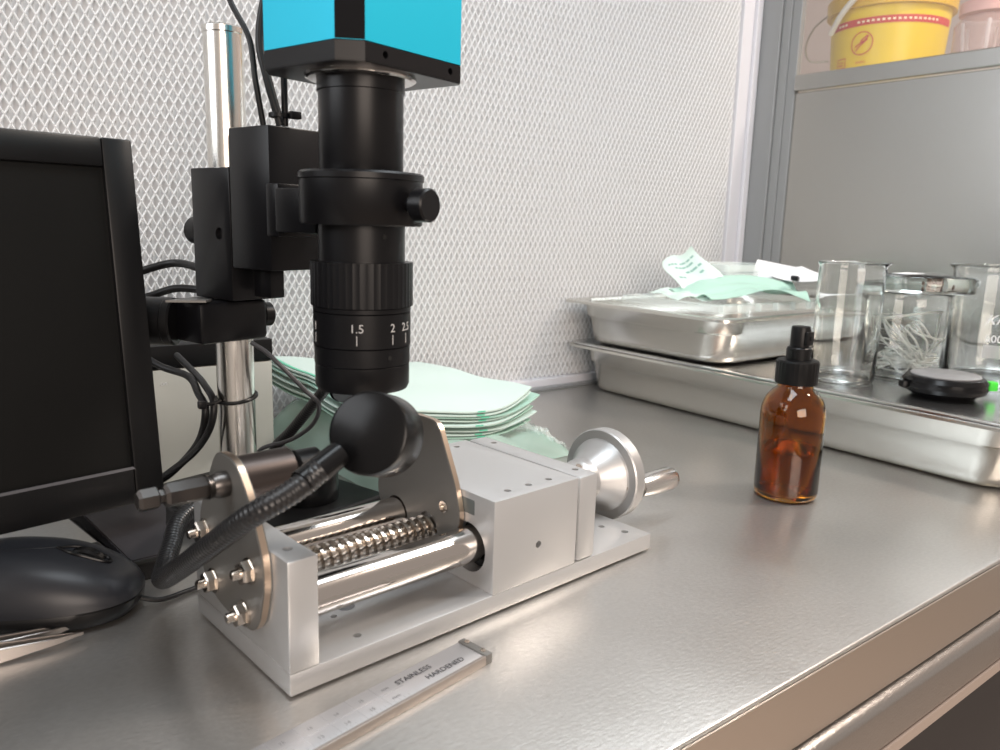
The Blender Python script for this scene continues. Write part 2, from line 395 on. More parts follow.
t = B(); cyl(t, (0.1101, 0.036, 0.0505), (-1, 0, 0), 0.0034, 0.0012, 24, 0.0003); s = obj('plate_screw', t, nut_m, vice)
cut(s, hole(109, 36, 50.5, (1, 0, 0), 1.5, 2))
def nut(x, y, z, s=-1, r=4.6):
    t = B(); a = (s, 0, 0)
    lathe(t, [(0, 0), (r*1.15*mm, 0), (r*1.15*mm, 0.0009), (0, 0.0009)], 28, (x*mm, y*mm, z*mm), a)
    h = B(); lathe(h, [(0, 0.0009), (r*mm*0.98, 0.0009), (r*mm, 0.0014), (r*mm, 0.0044), (r*mm*0.88, 0.0051), (0, 0.0051)], 6, (x*mm, y*mm, z*mm), a)
    me = bpy.data.meshes.new('q'); h.to_mesh(me); h.free(); t.from_mesh(me)
    lathe(t, [(0, 0.005), (0.0024, 0.005), (0.0024, 0.0056), (0.0021, 0.0060), (0.0024, 0.0064), (0.0021, 0.0068), (0.0024, 0.0072), (0.0021, 0.0076), (0.0024, 0.0080), (0.0018, 0.0086), (0, 0.0086)], 20, (x*mm, y*mm, z*mm), a)
    obj('nut', t, nut_m, vice, 30)
for y, z in ((65.5, 31.5), (26, 50.5), (33, 28), (73, 54)): nut(-4.0, y, z, r=5.2)
# clamped driver bit and sleeve at the top of the left plate
t = B(); cyl(t, (0.0001, 0.047, 0.0848), (1, 0, 0), 0.0108, 0.026, 40, 0.0008); obj('sleeve', t, mat('dark_bronze_sleeve', (0.09, 0.075, 0.07), 0.38, 0.9), vice, label='dark bronze sleeve')
t = B(); cyl(t, (0.0262, 0.047, 0.0840), (1, 0, 0), 0.0092, 0.017, 36, 0.003); sn = obj('sleeve_nose', t, black_pl, vice)
t = B(); box(t, 0.0245, 0.0300, 0.0345, 0.0373, 0.0850, 0.0880, 0.0004); obj('set_key', t, plate_edge, vice)
t = B(); ax = (-1, 0, 0)
lathe(t, [(0, 0), (0.0058, 0), (0.0060, 0.004), (0.0050, 0.0065), (0.0056, 0.009), (0.0, 0.009)], 32, (-0.0042, 0.047, 0.0842), ax)
lathe(t, [(0, 0.009), (0.0049, 0.009), (0.0053, 0.0105), (0.0053, 0.0255), (0.0042, 0.027), (0, 0.027)], 6, (-0.0042, 0.047, 0.0842), ax)
lathe(t, [(0, 0.026), (0.0031, 0.026), (0.0031, 0.0290), (0.0048, 0.0300), (0.0048, 0.0365), (0.0038, 0.0378), (0, 0.0378)], 6, (-0.0042, 0.047, 0.0842), ax)
obj('driver_bit', t, mat('gunmetal', (0.13, 0.12, 0.115), 0.32, 1.0), vice, 30)
# handwheel
wc = Vector((0.194, 0.052, 0.0345))
t = B(); lathe(t, [(0, 0), (0.0135, 0), (0.0135, 0.040), (0.0145, 0.042), (0.0145, 0.048), (0.020, 0.058), (0.0245, 0.0625), (0.0250, 0.0640),
                   (0.0305, 0.0640), (0.0312, 0.0650), (0.0312, 0.0730), (0.0300, 0.0742), (0.024, 0.0742), (0.020, 0.072), (0, 0.072)], 72, wc, (1, 0, 0))
hw = obj('handwheel', t, mat('turned_aluminium', (0.52, 0.52, 0.52), 0.40, 0.8, bump=0.15, bscale=400), vice, 25)
hx = Vector((0.194+0.0742, 0.0285, 0.0290))
t = B(); lathe(t, [(0, 0), (0.0042, 0), (0.0042, 0.003), (0.0064, 0.003), (0.0070, 0.005), (0.0082, 0.016), (0.0084, 0.034), (0.0076, 0.0375), (0, 0.038)], 40, hx, (1, -0.02, 0.0))
obj('crank_handle', t, mat('polished_handle', (0.70, 0.68, 0.66), 0.22, 1.0), hw)
t = B(); cyl(t, (0.194+0.0636, 0.030, 0.0315), (-1, 0, 0), 0.0028, 0.0008, 24); obj('handle_screw', t, nut_m, hw)
t = B(); cyl(t, (0.194+0.0335, 0.045, 0.047), (0, -0.5, 0.86), 0.0022, 0.0016, 20); obj('grub_screw', t, nut_m, hw)

# ================================================================== MICROSCOPE STAND
MA = R(14.6)
st = thing('microscope_stand', 'microscope stand with chrome pole, black clamp blocks and heavy black base', 'microscope stand', (0.166, 0.483, 0), MA)
t = B(); cyl(t, (0, 0, 0.012), (0, 0, 1), 0.0113, 0.293, 48, 0.001); lathe(t, [(0.0113, 0.3030), (0.0118, 0.3035), (0.0118, 0.3065), (0.0105, 0.3075), (0, 0.3075)], 48); obj('pole', t, pole_m, st)
t = B(); box(t, -0.028, 0.085, -0.048, 0.085, 0.0, 0.014, 0.003, 3); obj('base', t, black_pl, st)
t = B(); cyl(t, (0, 0, 0.0142), (0, 0, 1), 0.022, 0.008, 48, 0.001); obj('pole_flange', t, black_al, st)
t = B(); box(t, -0.0155, 0.020, -0.0235, 0.015, 0.1515, 0.2275, 0.0008); cb = obj('upper_clamp', t, black_al, st)
cut(cb, (lambda q: (cyl(q, (-0.0175, -0.012, 0.190), (1, 0, 0), 0.0035, 0.004, 24), q)[1])(B()))
t = B(); cyl(t, (-0.006, 0.016, 0.191), (0, 1, 0), 0.0085, 0.012, 32, 0.001); cyl(t, (-0.006, 0.0, 0.191), (0, 1, 0), 0.003, 0.018, 16); obj('clamp_knob', t, black_pl, st)
t = B(); box(t, -0.0155, 0.034, -0.061, -0.0245, 0.171, 0.2485, 0.0008); obj('focus_block', t, black_al, st)
t = B(); box(t, -0.0055, 0.0040, -0.0460, -0.030, 0.1545, 0.1705, 0.0005); obj('rack_end', t, black_al, st)
t = B(); box(t, -0.0185, 0.012, -0.072, -0.0615, 0.190, 0.218, 0.001); box(t, -0.021, -0.004, -0.105, -0.0725, 0.1925, 0.2155, 0.001)
obj('ring_bracket', t, black_al, st)
LX, LY = -0.0128, -0.1305
t = B(); lathe(t, [(0.0226, 0.1975), (0.0290, 0.1975), (0.0298, 0.1985), (0.0298, 0.2185), (0.0305, 0.219), (0.0305, 0.2215), (0.0295, 0.2225), (0.0226, 0.2225), (0.0226, 0.1975)], 72, (LX, LY, 0))
obj('holder_ring', t, black_al, st)
# ring thumb screw: to the right of the lens, towards the camera
kd = Vector((math.cos(R(-85)), math.sin(R(-85)), 0))
t = B(); p0 = Vector((LX, LY, 0.2075))+kd*0.0292
cyl(t, p0, kd, 0.0035, 0.006, 20); cyl(t, p0+kd*0.0050, kd, 0.0078, 0.0085, 40, 0.0008)
obj('ring_knob', t, black_al, st)
t = B(); box(t, -0.0335, 0.0125, -0.018, 0.019, 0.1265, 0.1510, 0.003, 2); obj('lower_clamp', t, black_al, st)
t = B(); cyl(t, (0.0127, -0.005, 0.140), (1, -0.15, 0), 0.003, 0.004, 16); cyl(t, (0.0160, -0.0055, 0.140), (1, -0.15, 0), 0.0075, 0.007, 32, 0.001); obj('clamp_knob', t, black_pl, st)
t = B(); cyl(t, (-0.0335, 0.010, 0.1380), (-1, 1.25, 0), 0.0142, 0.075, 40, 0.002); cyl(t, (-0.0330, 0.008, 0.1380), (-1, 1.25, 0), 0.0142, 0.006, 40, 0.001)
obj('monitor_arm', t, black_pl, st)
t = B(); prism(t, [(-0.046, -0.004), (-0.030, -0.019), (-0.022, -0.012), (-0.030, 0.002)], 0.0012, Matrix.Translation((0, 0, 0.1512))); obj('steel_tab', t, plate_m, st)

# ================================================================== CAMERA + LENS
cm = thing('microscope_camera', 'teal microscope camera with a long black zoom lens held over the vice', 'camera', (0.1865, 0.3535, 0), MA)
def L(prof, name, m, par=cm, n=72, lab=None):
    t = B(); lathe(t, prof, n); return obj(name, t, m, par, 25, lab)
# housing: chamfered box
t = B(); c = 0.009; x0, x1, y0, y1 = -0.034, 0.0405, -0.0300, 0.0370
poly = [(x0+c, y0), (x1-0.003, y0), (x1, y0+0.003), (x1, y1-c), (x1-c, y1), (x0+c, y1), (x0, y1-c), (x0, y0+c)]
prism(t, poly, 0.062, Matrix.Translation((0, 0, 0.2755))); hs = obj('housing', t, teal, cm, 20)
t = B(); p2 = [(x*1.001, y*1.001) for x, y in poly]; prism(t, p2, 0.0085, Matrix.Translation((0, 0, 0.2668)), 0.0004); bp = obj('bottom_plate', t, black_al, cm, 20)
t = B()
for x, y, a in ((-0.013, y0-0.00002, (0, 1, 0)), (0.030, y0-0.00002, (0, 1, 0))):
    pass
t.free()
cut(bp, *[(lambda q, xx: (cyl(q, (xx, y0-0.002, 0.2715), (0, 1, 0), 0.0016, 0.006, 20), q)[1])(B(), xx) for xx in (-0.013, 0.030)])
t = B(); prism(t, [(x0+c, y0-0.00005), (x0, y0+c-0.00005), (x0-0.0002, y0+c-0.0002), (x0+c-0.0002, y0-0.0002)], 0.0615, Matrix.Translation((0, 0, 0.2757)))
obj('corner_strip', t, mat('matte_black', (0.003, 0.003, 0.004), 0.6, spec=0.12), hs, label='black corner strip')
L([(0, 0.2668), (0.0262, 0.2668), (0.0262, 0.2655), (0.0250, 0.2648), (0.0, 0.2648)], 'mount_flange', chrome, lab='shiny metal ring under the camera')
L([(0, 0.2648), (0.0208, 0.2648), (0.0208, 0.2595), (0.0202, 0.2592), (0.0202, 0.2225), (0.0200, 0.222), (0, 0.222)], 'upper_tube', black_al)
L([(0, 0.2220), (0.0212, 0.2219), (0.0212, 0.1795), (0.0208, 0.179), (0, 0.179)], 'middle_tube', black_al)
# knurled zoom ring
t = bmesh.new(); n = 96; rings = []
for r_, z in ((0.0205, 0.180), (0.0252, 0.180), (0.0252, 0.1585), (0.0205, 0.1585)):
    rings.append([t.verts.new(((r_-(0.0003 if (i % 2 and r_ > 0.024) else 0))*math.cos(2*PI*i/n), (r_-(0.0003 if (i % 2 and r_ > 0.024) else 0))*math.sin(2*PI*i/n), z)) for i in range(n)])
for a, b in zip(rings, rings[1:]):
    for i in range(n): t.faces.new((a[i], b[i], b[(i+1) % n], a[(i+1) % n]))
bmesh.ops.recalc_face_normals(t, faces=t.faces); obj('knurled_ring', t, black_al, cm, 20)
sc = L([(0, 0.1585), (0.0238, 0.1585), (0.0242, 0.158), (0.0242, 0.1560), (0.0236, 0.1557), (0.0242, 0.1554), (0.0242, 0.1392), (0.0236, 0.1389), (0.0240, 0.1386), (0, 0.1385)], 'scale_ring', black_al)
L([(0, 0.1385), (0.0238, 0.1385), (0.0238, 0.1300), (0.0233, 0.1297), (0.0236, 0.1294), (0.0236, 0.1190), (0.0226, 0.1168), (0.0190, 0.1168), (0.0185, 0.120), (0, 0.120)], 'front_barrel', black_al)
camang = math.atan2(-0.3535, -0.1865)-MA      # the side of the lens that faces the photographer
for txt, da in (('1', -1.18), ('1.5', -0.11), ('2', 0.64), ('2.5', 1.05)):
    t = text_bm(txt, 0.0058, 0.00012); wrap(t, 0.0243, camang+da, 0.1472)
    k = B(); box(k, -0.00022, 0.00022, -0.0062, -0.0014, -0.0001, 0.0001); wrap(k, 0.0243, camang+da, 0.1472)
    m_ = bpy.data.meshes.new('q'); k.to_mesh(m_); k.free(); t.from_mesh(m_)
    obj('scale_number', t, mat('grey_white_print', (0.42, 0.42, 0.42), 0.5), sc, 0, label='white scale marking')
for z, da, rad in ((0.1345, 0.58, 0.0238), (0.1925, 0.52, 0.0212)):
    a = camang+da; t = B(); cyl(t, (rad*math.cos(a), rad*math.sin(a), z), (-math.cos(a), -math.sin(a), 0), 0.0011, 0.0006, 16)
    for v in t.verts: v.co += Vector((math.cos(a), math.sin(a), 0))*0.0002
    obj('set_screw', t, mat('pit_black', (0.004, 0.004, 0.004), 0.6), cm)

# ================================================================== CABLES
def cable(name, paths, r, m, label, cat='cable', group=None, ribs=0, n=12):
    t = B()
    for p in paths: tube(t, p, r, n, 8, ribs)
    return tag(obj(name, t, m, None, 60), label, cat, group)
c1 = cable('camera_cable', [[(0.1558, 0.4519, 0.3345), (0.1575, 0.4458, 0.3136), (0.1640, 0.4369, 0.2939), (0.1650, 0.4321, 0.2719), (0.1690, 0.4330, 0.2493)]], 0.0016, black_rb, 'thin black cable bowing out furthest left beside the teal camera')
c2 = cable('camera_cable', [[(0.1790, 0.4310, 0.3352), (0.1715, 0.4320, 0.3141), (0.1680, 0.4320, 0.293), (0.1700, 0.4290, 0.2747), (0.1760, 0.4260, 0.2493)]], 0.0024, black_rb, 'thicker black cable running straight down next to the teal camera')
t = B(); cyl(t, (0.1790, 0.4272, 0.2492), (0, 0, 1), 0.0018, 0.040, 16)
tag(obj('steel_peg', t, black_al), 'short black rod standing on the focus block behind the lens', 'rod')
t = B(); lathe(t, [(0.0052, 0), (0.0058, 0), (0.0058, 0.0022), (0.0052, 0.0022)], 28, (0.1758, 0.4270, 0.2535)); box(t, 0.1792, 0.1855, 0.4195, 0.4235, 0.2528, 0.2568, 0.0006)
tag(obj('cable_tie', t, black_pl), 'black cable tie at the top of the focus block', 'cable tie')
cable('looped_cable', [[(0.1195, 0.5850, 0.1500), (0.1205, 0.5668, 0.1567), (0.1342, 0.5578, 0.1636), (0.1504, 0.5464, 0.1687), (0.1590, 0.5190, 0.166), (0.165, 0.5070, 0.1578)]], 0.0026, black_rb, 'upper of two black cables arching between monitor and stand')
cable('looped_cable', [[(0.1190, 0.5800, 0.1350), (0.119, 0.564, 0.1404), (0.1379, 0.5635, 0.1458), (0.1516, 0.5539, 0.1512), (0.1646, 0.5429, 0.1512), (0.1760, 0.5300, 0.1520)]], 0.0026, black_rb, 'lower of two black cables arching between monitor and stand')
cable('bundled_cable', [[(0.1230, 0.5700, 0.1120), (0.1388, 0.5516, 0.0996), (0.1500, 0.5277, 0.0955), (0.1480, 0.5000, 0.0892), (0.1475, 0.4856, 0.0812), (0.1455, 0.4951, 0.0599), (0.1390, 0.5199, 0.0377), (0.1320, 0.5469, 0.0209), (0.1240, 0.5735, 0.0180)]], 0.0024, black_rb, 'outer cable of the pair tied to the chrome pole')
cable('bundled_cable', [[(0.1550, 0.5700, 0.1030), (0.1560, 0.5353, 0.0964), (0.1520, 0.5000, 0.0944), (0.1505, 0.4790, 0.0875), (0.1480, 0.4793, 0.072), (0.1430, 0.4952, 0.0536), (0.1340, 0.5214, 0.0345), (0.1270, 0.5483, 0.0190)]], 0.0022, black_rb, 'inner cable of the pair tied to the chrome pole')
t = B()
tube(t, [Vector((0.166, 0.483, 0.0885))+Vector((0.0125*math.cos(a), 0.0125*math.sin(a), 0.002*math.sin(a+1))) for a in [2*PI*i/24 for i in range(25)]], 0.0010, 8, 1)
box(t, 0.1405, 0.1450, 0.4745, 0.4790, 0.0850, 0.0895, 0.0006); tube(t, [(0.143, 0.4765, 0.087), (0.150, 0.4765, 0.0875), (0.1545, 0.4785, 0.088)], 0.0012, 8, 4)
tag(obj('cable_tie', t, black_pl), 'black cable tie wrapped around the chrome pole', 'cable tie')
cable('lamp_cable', [[(0.1680, 0.4590, 0.1262), (0.1740, 0.4520, 0.1210), (0.18, 0.4454, 0.1136), (0.1924, 0.4384, 0.0982), (0.2004, 0.4363, 0.0884), (0.204, 0.4551, 0.0711), (0.1997, 0.4805, 0.0558), (0.1879, 0.5020, 0.0459), (0.183, 0.510, 0.030)]], 0.0014, mat('dark_grey_cable', (0.05, 0.05, 0.055), 0.35), 'thin dark cable curving from the lower clamp past the green pouches')

# ================================================================== GOOSENECK LAMP
lp = thing('gooseneck_lamp', 'black gooseneck lamp with round flat head over the vice', 'lamp', (0.2065, 0.4814, 0.0))
def rel(pts, o=lp.location): return [Vector(p)-Vector(o) for p in pts]
t = B(); lathe(t, [(0, 0), (0.0210, 0), (0.0210, 0.018), (0.0190, 0.0215), (0.008, 0.0225), (0, 0.0225)], 48, (0.004, -0.002, 0.0145)); obj('lamp_base', t, black_gl, lp)
gm = mat('gooseneck_black', (0.016, 0.016, 0.017), 0.28)
t = B(); tube(t, rel([(0.1281, 0.2791, 0.1021), (0.1153, 0.2786, 0.0950), (0.1020, 0.2864, 0.0857), (0.0930, 0.3131, 0.0651), (0.0885, 0.3437, 0.0447), (0.0885, 0.367, 0.0320), (0.0942, 0.3888, 0.0260), (0.1030, 0.4073, 0.0300), (0.1150, 0.4280, 0.0370), (0.1422, 0.4500, 0.0391), (0.1750, 0.4650, 0.0400), (0.2071, 0.4800, 0.0330)]), 0.0050, 16, 8, 0.0022); obj('gooseneck', t, gm, lp, 60)
t = B(); tube(t, rel([(0.2175, 0.4523, 0.1000), (0.2122, 0.476, 0.077), (0.206, 0.4953, 0.057), (0.2005, 0.5100, 0.0422), (0.2010, 0.5040, 0.0330), (0.2065, 0.4900, 0.0320)]), 0.0037, 16, 8, 0.0020); obj('gooseneck', t, gm, lp, 60)
# near head
hc = Vector((0.1490, 0.2790, 0.1145)); ha = Vector((0.80, 0.60, -0.34)).normalized()
t = B(); lathe(t, [(0, 0), (0.0160, 0), (0.0172, 0.0006), (0.0177, 0.0020), (0.0180, 0.0185), (0.0174, 0.0200), (0.0155, 0.0200), (0.0150, 0.0180), (0, 0.0180)], 64, rel([hc])[0], ha)
hd = obj('lamp_head', t, black_gl, lp, 30)
t = B(); d_ = Vector((-0.0245, 0.0026, -0.0114)); e0 = hc+ha*0.006+d_*0.60; e1 = Vector((0.1200, 0.2788, 0.0980))
tube(t, rel([e0, e0.lerp(e1, 0.5), e1]), 0.0056, 20, 4, rfun=lambda f: 1.0); obj('neck_socket', t, black_gl, hd)
# far head, tucked behind the lens
hc2 = Vector((0.2235, 0.4400, 0.1060)); ha2 = Vector((-0.1, -0.75, -0.65)).normalized()
t = B(); lathe(t, [(0, 0), (0.0150, 0), (0.0160, 0.001), (0.0160, 0.012), (0.0145, 0.013), (0, 0.011)], 48, rel([hc2])[0], ha2); obj('lamp_head', t, black_gl, lp, 30)

# ================================================================== MONITOR
th = R(10); tl = R(5)
mo = thing('monitor', 'small black flat monitor with dark screen, leaning slightly back', 'monitor', (0.1143, 0.4596, 0.0398), th)
mo2 = Matrix.Rotation(-tl, 4, 'X')      # lean back: top goes to +y
W_, H_ = 0.280, 0.2005
t = B()
b = 0.0160
outer = rounded([(0, 0), (0, H_), (-W_, H_), (-W_, 0)], 0.005)
box(t, -W_, 0, 0.004, 0.020, 0, H_, 0.003, 2, mo2); obj('back_shell', t, black_pl, mo)
t = B()
def frame_box(x0, x1, z0, z1): box(t, x0, x1, -0.001, 0.0045, z0, z1, 0.0012, 2, mo2)
frame_box(-b, 0, 0, H_); frame_box(-W_, -W_+b, 0, H_); frame_box(-W_+b, -b, 0, 0.0205); frame_box(-W_+b, -b, H_-0.0155, H_)
obj('bezel', t, black_pl, mo)
t = B(); box(t, -W_+b, -b, 0.0022, 0.0040, 0.0205, H_-0.0155, 0, 1, mo2); obj('screen', t, screen_m, mo)
t = B()
for s in range(1):
    prism(t, [(-W_+b, 0.0196), (-b+0.001, 0.0196), (-b-0.0005, 0.0212), (-W_+b, 0.0212)], 0.0006, mo2 @ Matrix(((1, 0, 0, 0), (0, 0, -1, -0.0005), (0, 1, 0, 0), (0, 0, 0, 1))))
obj('lower_lip', t, mat('satin_black_lip', (0.10, 0.10, 0.11), 0.25), mo, label='satin lip below the screen')
t = B(); box(t, -0.205, -0.075, 0.0205, 0.034, 0.03, 0.155, 0.004, 2, mo2); obj('rear_cover', t, black_pl, mo)
ft = mat('dark_grey_plastic', (0.030, 0.028, 0.031), 0.40)
def slab(pts4, th_):
    """quad in world coordinates given thickness along its normal, moved into the monitor's frame"""
    inv = (Matrix.Translation(mo.location) @ Matrix.Rotation(th, 4, 'Z')).inverted()
    t = bmesh.new(); q = [inv @ Vector(p) for p in pts4]; n_ = (q[1]-q[0]).cross(q[3]-q[0]).normalized()*th_
    a = [t.verts.new(p) for p in q]; b_ = [t.verts.new(p+n_) for p in q]
    t.faces.new(a); t.faces.new(b_[::-1])
    for i in range(4): t.faces.new((a[i], b_[i], b_[(i+1) % 4], a[(i+1) % 4]))
    bmesh.ops.recalc_face_normals(t, faces=t.faces); bmesh.ops.bevel(t, geom=list(t.edges), offset=0.0008, segments=2, affect='EDGES')
    return t
obj('monitor_foot', slab([(0.0895, 0.4385, 0.0122), (0.1085, 0.4392, 0.0122), (0.1210, 0.4850, 0.0305), (0.0740, 0.4850, 0.0290)], 0.0015), ft, mo, label='sloping dark grey foot')
obj('foot_rib', slab([(0.0862, 0.4400, 0.0125), (0.0892, 0.4384, 0.0125), (0.0737, 0.4850, 0.0295), (0.0665, 0.4850, 0.0290)], 0.0030), black_gl, mo)
t = B(); prism(t, [(0.0880, 0.4395), (0.1090, 0.4395), (0.1215, 0.4870), (0.0690, 0.4870)], 0.0100, bev=0.0006)
t.transform((Matrix.Translation(mo.location) @ Matrix.Rotation(th, 4, 'Z')).inverted()); obj('foot_base', t, black_pl, mo)

# ================================================================== GREY BOX behind the pole
gb = thing('equipment_box', 'beige-grey metal box with a black top band behind the chrome pole', 'box', (0.165, 0.600, 0))
t = B(); box(t, -0.075, 0.0710, 0, 0.105, 0.0, 0.0878, 0.0012); obj('body', t, box_m, gb)
t = B(); box(t, -0.0755, 0.0715, -0.0005, 0.1055, 0.0882, 0.1055, 0.001); obj('top_cover', t, black_pl, gb)
t = text_bm('on', 0.006, 0.0001); o = obj('small_mark', t, white_p, gb, 0); o.rotation_euler = (R(90), 0, 0); o.location = (-0.012, -0.0002, 0.0760); o.scale = (0.8, 0.8, 1)

# ================================================================== MOUSE
ms = thing('computer_mouse', 'dark grey computer mouse with scroll wheel in front of the monitor', 'mouse', (0.0395, 0.4350, 0), R(-30))
def mouse_shell(zs, zlo, sc_=1.0):
    """superellipse dome"""
    t = bmesh.new(); nx_, ny_ = 40, 24; grid = []
    a, b_ = 0.0560*sc_, 0.0300*sc_
    for i in range(nx_+1):
        row = []
        for j in range(ny_+1):
            phi = 2*PI*i/nx_; rr = math.sin(PI/2*j/ny_)
            c_, s_ = math.cos(phi), math.sin(phi)
            e = 2/2.5; x = a*rr*math.copysign(abs(c_)**e, c_); y = b_*rr*math.copysign(abs(s_)**e, s_)
            hgt = zs*(1-0.30*(x/0.056)**2-0.10*(x/0.056))*(max(0, 1-rr**3.2))**0.5
            row.append(t.verts.new((x, y, zlo+hgt)))
        grid.append(row)
    for i in range(nx_):
        for j in range(ny_): 
            f = (grid[i][j], grid[i+1][j], grid[i+1][j+1], grid[i][j+1])
            try: t.faces.new(f)
            except ValueError: pass
    bmesh.ops.remove_doubles(t, verts=t.verts, dist=1e-6)
    return t
t = mouse_shell(0.0250, 0.0110); bmesh.ops.recalc_face_normals(t, faces=t.faces); obj('top_shell', t, mouse_m, ms, 60)
t = B(); rings = []
prof = [(0.86, 0.0008), (0.93, 0.0018), (0.985, 0.0060), (0.995, 0.0100), (0.97, 0.0112)]
tt = bmesh.new(); N = 64
for s_, z in prof:
    ring = []
    for i in range(N):
        c_, q_ = math.cos(2*PI*i/N), math.sin(2*PI*i/N); e = 2/2.5
        ring.append(tt.verts.new((0.056*s_*math.copysign(abs(c_)**e, c_), 0.030*s_*math.copysign(abs(q_)**e, q_), z)))
    rings.append(ring)
for a, b_ in zip(rings, rings[1:]):
    for i in range(N): tt.faces.new((a[i], a[(i+1) % N], b_[(i+1) % N], b_[i]))
tt.faces.new(rings[0][::-1]); tt.faces.new(rings[-1]); bmesh.ops.recalc_face_normals(tt, faces=tt.faces)
join(t, tt); obj('bottom_shell', t, black_pl, ms)
def mz(x): return 0.0110+0.0250*(1-0.30*(x/0.056)**2-0.10*(x/0.056))
t = B(); tube(t, [(0.0165, 0, mz(0.018)+0.0000), (0.026, 0.0042, mz(0.026)-0.0005), (0.038, 0.0030, mz(0.037)-0.003), (0.0415, 0, mz(0.040)-0.004), (0.038, -0.0030, mz(0.037)-0.003), (0.026, -0.0042, mz(0.026)-0.0005), (0.0165, 0, mz(0.018))], 0.0009, 8, 6)
obj('wheel_surround', t, black_gl, ms)
t = B(); cyl(t, (0.0285, -0.0030, mz(0.028)-0.0105), (0, 1, 0), 0.0115, 0.0060, 40, 0.001); obj('scroll_wheel', t, black_gl, ms)
t = B(); tube(t, [(-0.03, -0.0040, mz(-0.03)-0.0004), (-0.01, -0.0048, mz(-0.01)-0.0004), (0.005, -0.0035, mz(0.005)-0.0002), (0.0165, 0.0, mz(0.017))], 0.0004, 6, 6); obj('button_seam', t, black_gl, ms)
t = B(); tube(t, [(0.054, 0, 0.006), (0.063, 0.004, 0.0024), (0.074, 0.014, 0.0018), (0.083, 0.024, 0.0018), (0.098, 0.044, 0.0018)], 0.0014, 10, 8); obj('mouse_cable', t, black_rb, ms)

# ================================================================== TWEEZERS
def tweezer(y0, z0, label, rz):
    tw = thing('tweezers', label, 'tweezers', (0.045, y0, z0), rz)
    for s in (-1, 1):
        t = B(); poly = [(0.012, 0.0002*s), (0, 0.0026*s), (-0.030, 0.0050*s), (-0.075, 0.0046*s), (-0.100, 0.0012*s), (-0.100, 0.0004*s), (-0.072, 0.0030*s), (-0.030, 0.0028*s), (0.0, 0.0010*s)]
        if s < 0: poly = poly[::-1]
        prism(t, poly, 0.0085, Matrix.Translation((0, 0, 0)), 0.0003)
        for v in t.verts:
            f = max(0.0, (v.co.x+0.035)/0.047)
            v.co.z = 0.00425+(v.co.z-0.00425)*(1-0.86*min(1, f))
            v.co.z = max(v.co.z, 0.0)
        obj('arm', t, mat('tweezer_steel', (0.45, 0.42, 0.40), 0.35, 1.0), tw, 30)
tweezer(0.3895, 0.0, 'shiny steel tweezers lying nearer to the photographer beside the mouse', R(-4))
tweezer(0.3990 -0.0002, 0.0, 'steel tweezers half under the mouse edge, behind the nearer pair', R(2))

# ================================================================== CALIPER
d0 = Vector((0.1980, 0.2720, 0)) ; ang = math.atan2(0.2660-0.2475, 0.2050-0.1000)
ca = thing('caliper', 'steel caliper beam marked STAINLESS HARDENED lying before the vice', 'caliper', (0.2045, 0.2650, 0), ang)
t = B(); box(t, -0.175, -0.0040, -0.0003, 0.0165, 0.0006, 0.0042, 0.0004); obj('beam', t, ruler_m, ca)
t = B(); box(t, -0.175, -0.0040, -0.0022, -0.0004, 0.0, 0.0046, 0.0003); obj('guide_edge', t, mat('dull_edge_steel', (0.38, 0.34, 0.31), 0.5, 0.9), ca)
t = B(); box(t, -0.0040, 0.0, -0.0022, 0.0165, 0.0, 0.0050, 0.0004)
obj('end_stop', t, plate_m, ca)
for y in (0.002, 0.0125):
    t = B(); cyl(t, (-0.0020, y, 0.0050), (0, 0, 1), 0.0013, 0.0008, 16, 0.0002); obj('stop_screw', t, nut_m, ca)
for body, x, y in (('STAINLESS', -0.0372, 0.0094), ('HARDENED', -0.0235, 0.0034)):
    t = text_bm(body, 0.0043, 0.00005); o = obj('lettering', t, black_p, ca, 0, label='printed word'); o.location = (x, y, 0.0043)
t = B()
for k in range(9):
    x = -0.058-0.0125*k
    box(t, x-0.0001, x+0.0001, 0.0003, 0.0162, 0.0042, 0.00425)
    for j in range(1, 5): box(t, x+j*0.0025-0.00006, x+j*0.0025+0.00006, 0.0003, 0.0022, 0.0042, 0.00425)
box(t, -0.17, -0.0455, 0.0079, 0.0081, 0.0042, 0.00425)
obj('graduations', t, mat('pale_grey_print', (0.35, 0.35, 0.37), 0.5), ca, 0)
for k in range(8):
    for y, s_ in ((0.0028, 0.0028), (0.0105, 0.0024)):
        t = text_bm(str(['mm', '15', '14', '13', '12', '11', '10', '9'][k]), s_, 0.00004); o = obj('scale_number', t, grey_p, ca, 0); o.location = (-0.053-0.0125*k, y, 0.0043)

# ================================================================== AMBER BOTTLE
bo = thing('spray_bottle', 'amber glass spray bottle with black pump, half filled', 'bottle', (0.5330, 0.3215, 0))
bo.scale = (1, 1, 1.13)
ro = 0.0236
outp = [(0, 0.0012), (ro-0.006, 0.0012), (ro-0.0045, 0.0), (ro-0.002, 0.0006), (ro-0.0004, 0.003), (ro, 0.006), (ro, 0.0580), (ro-0.0006, 0.0625), (ro-0.003, 0.0685), (ro-0.0075, 0.0735), (ro-0.0105, 0.0755), (0.0125, 0.0775), (0.0122, 0.086)]
inp = [(0.0105, 0.086), (0.0108, 0.0765), (ro-0.0095, 0.0725), (ro-0.0045, 0.0670), (ro-0.0024, 0.0620), (ro-0.0018, 0.0575), (ro-0.0018, 0.0065), (ro-0.0035, 0.0042), (0, 0.0038)]
t = B(); lathe(t, outp+inp, 72); obj('glass_body', t, amber, bo, 50)
t = B(); lathe(t, [(0, 0.0039), (ro-0.0036, 0.0043), (ro-0.00185, 0.0066), (ro-0.00185, 0.0335), (0, 0.0335)], 72); obj('liquid', t, amber_liq, bo, 50)
t = bmesh.new(); n = 60; rings = []
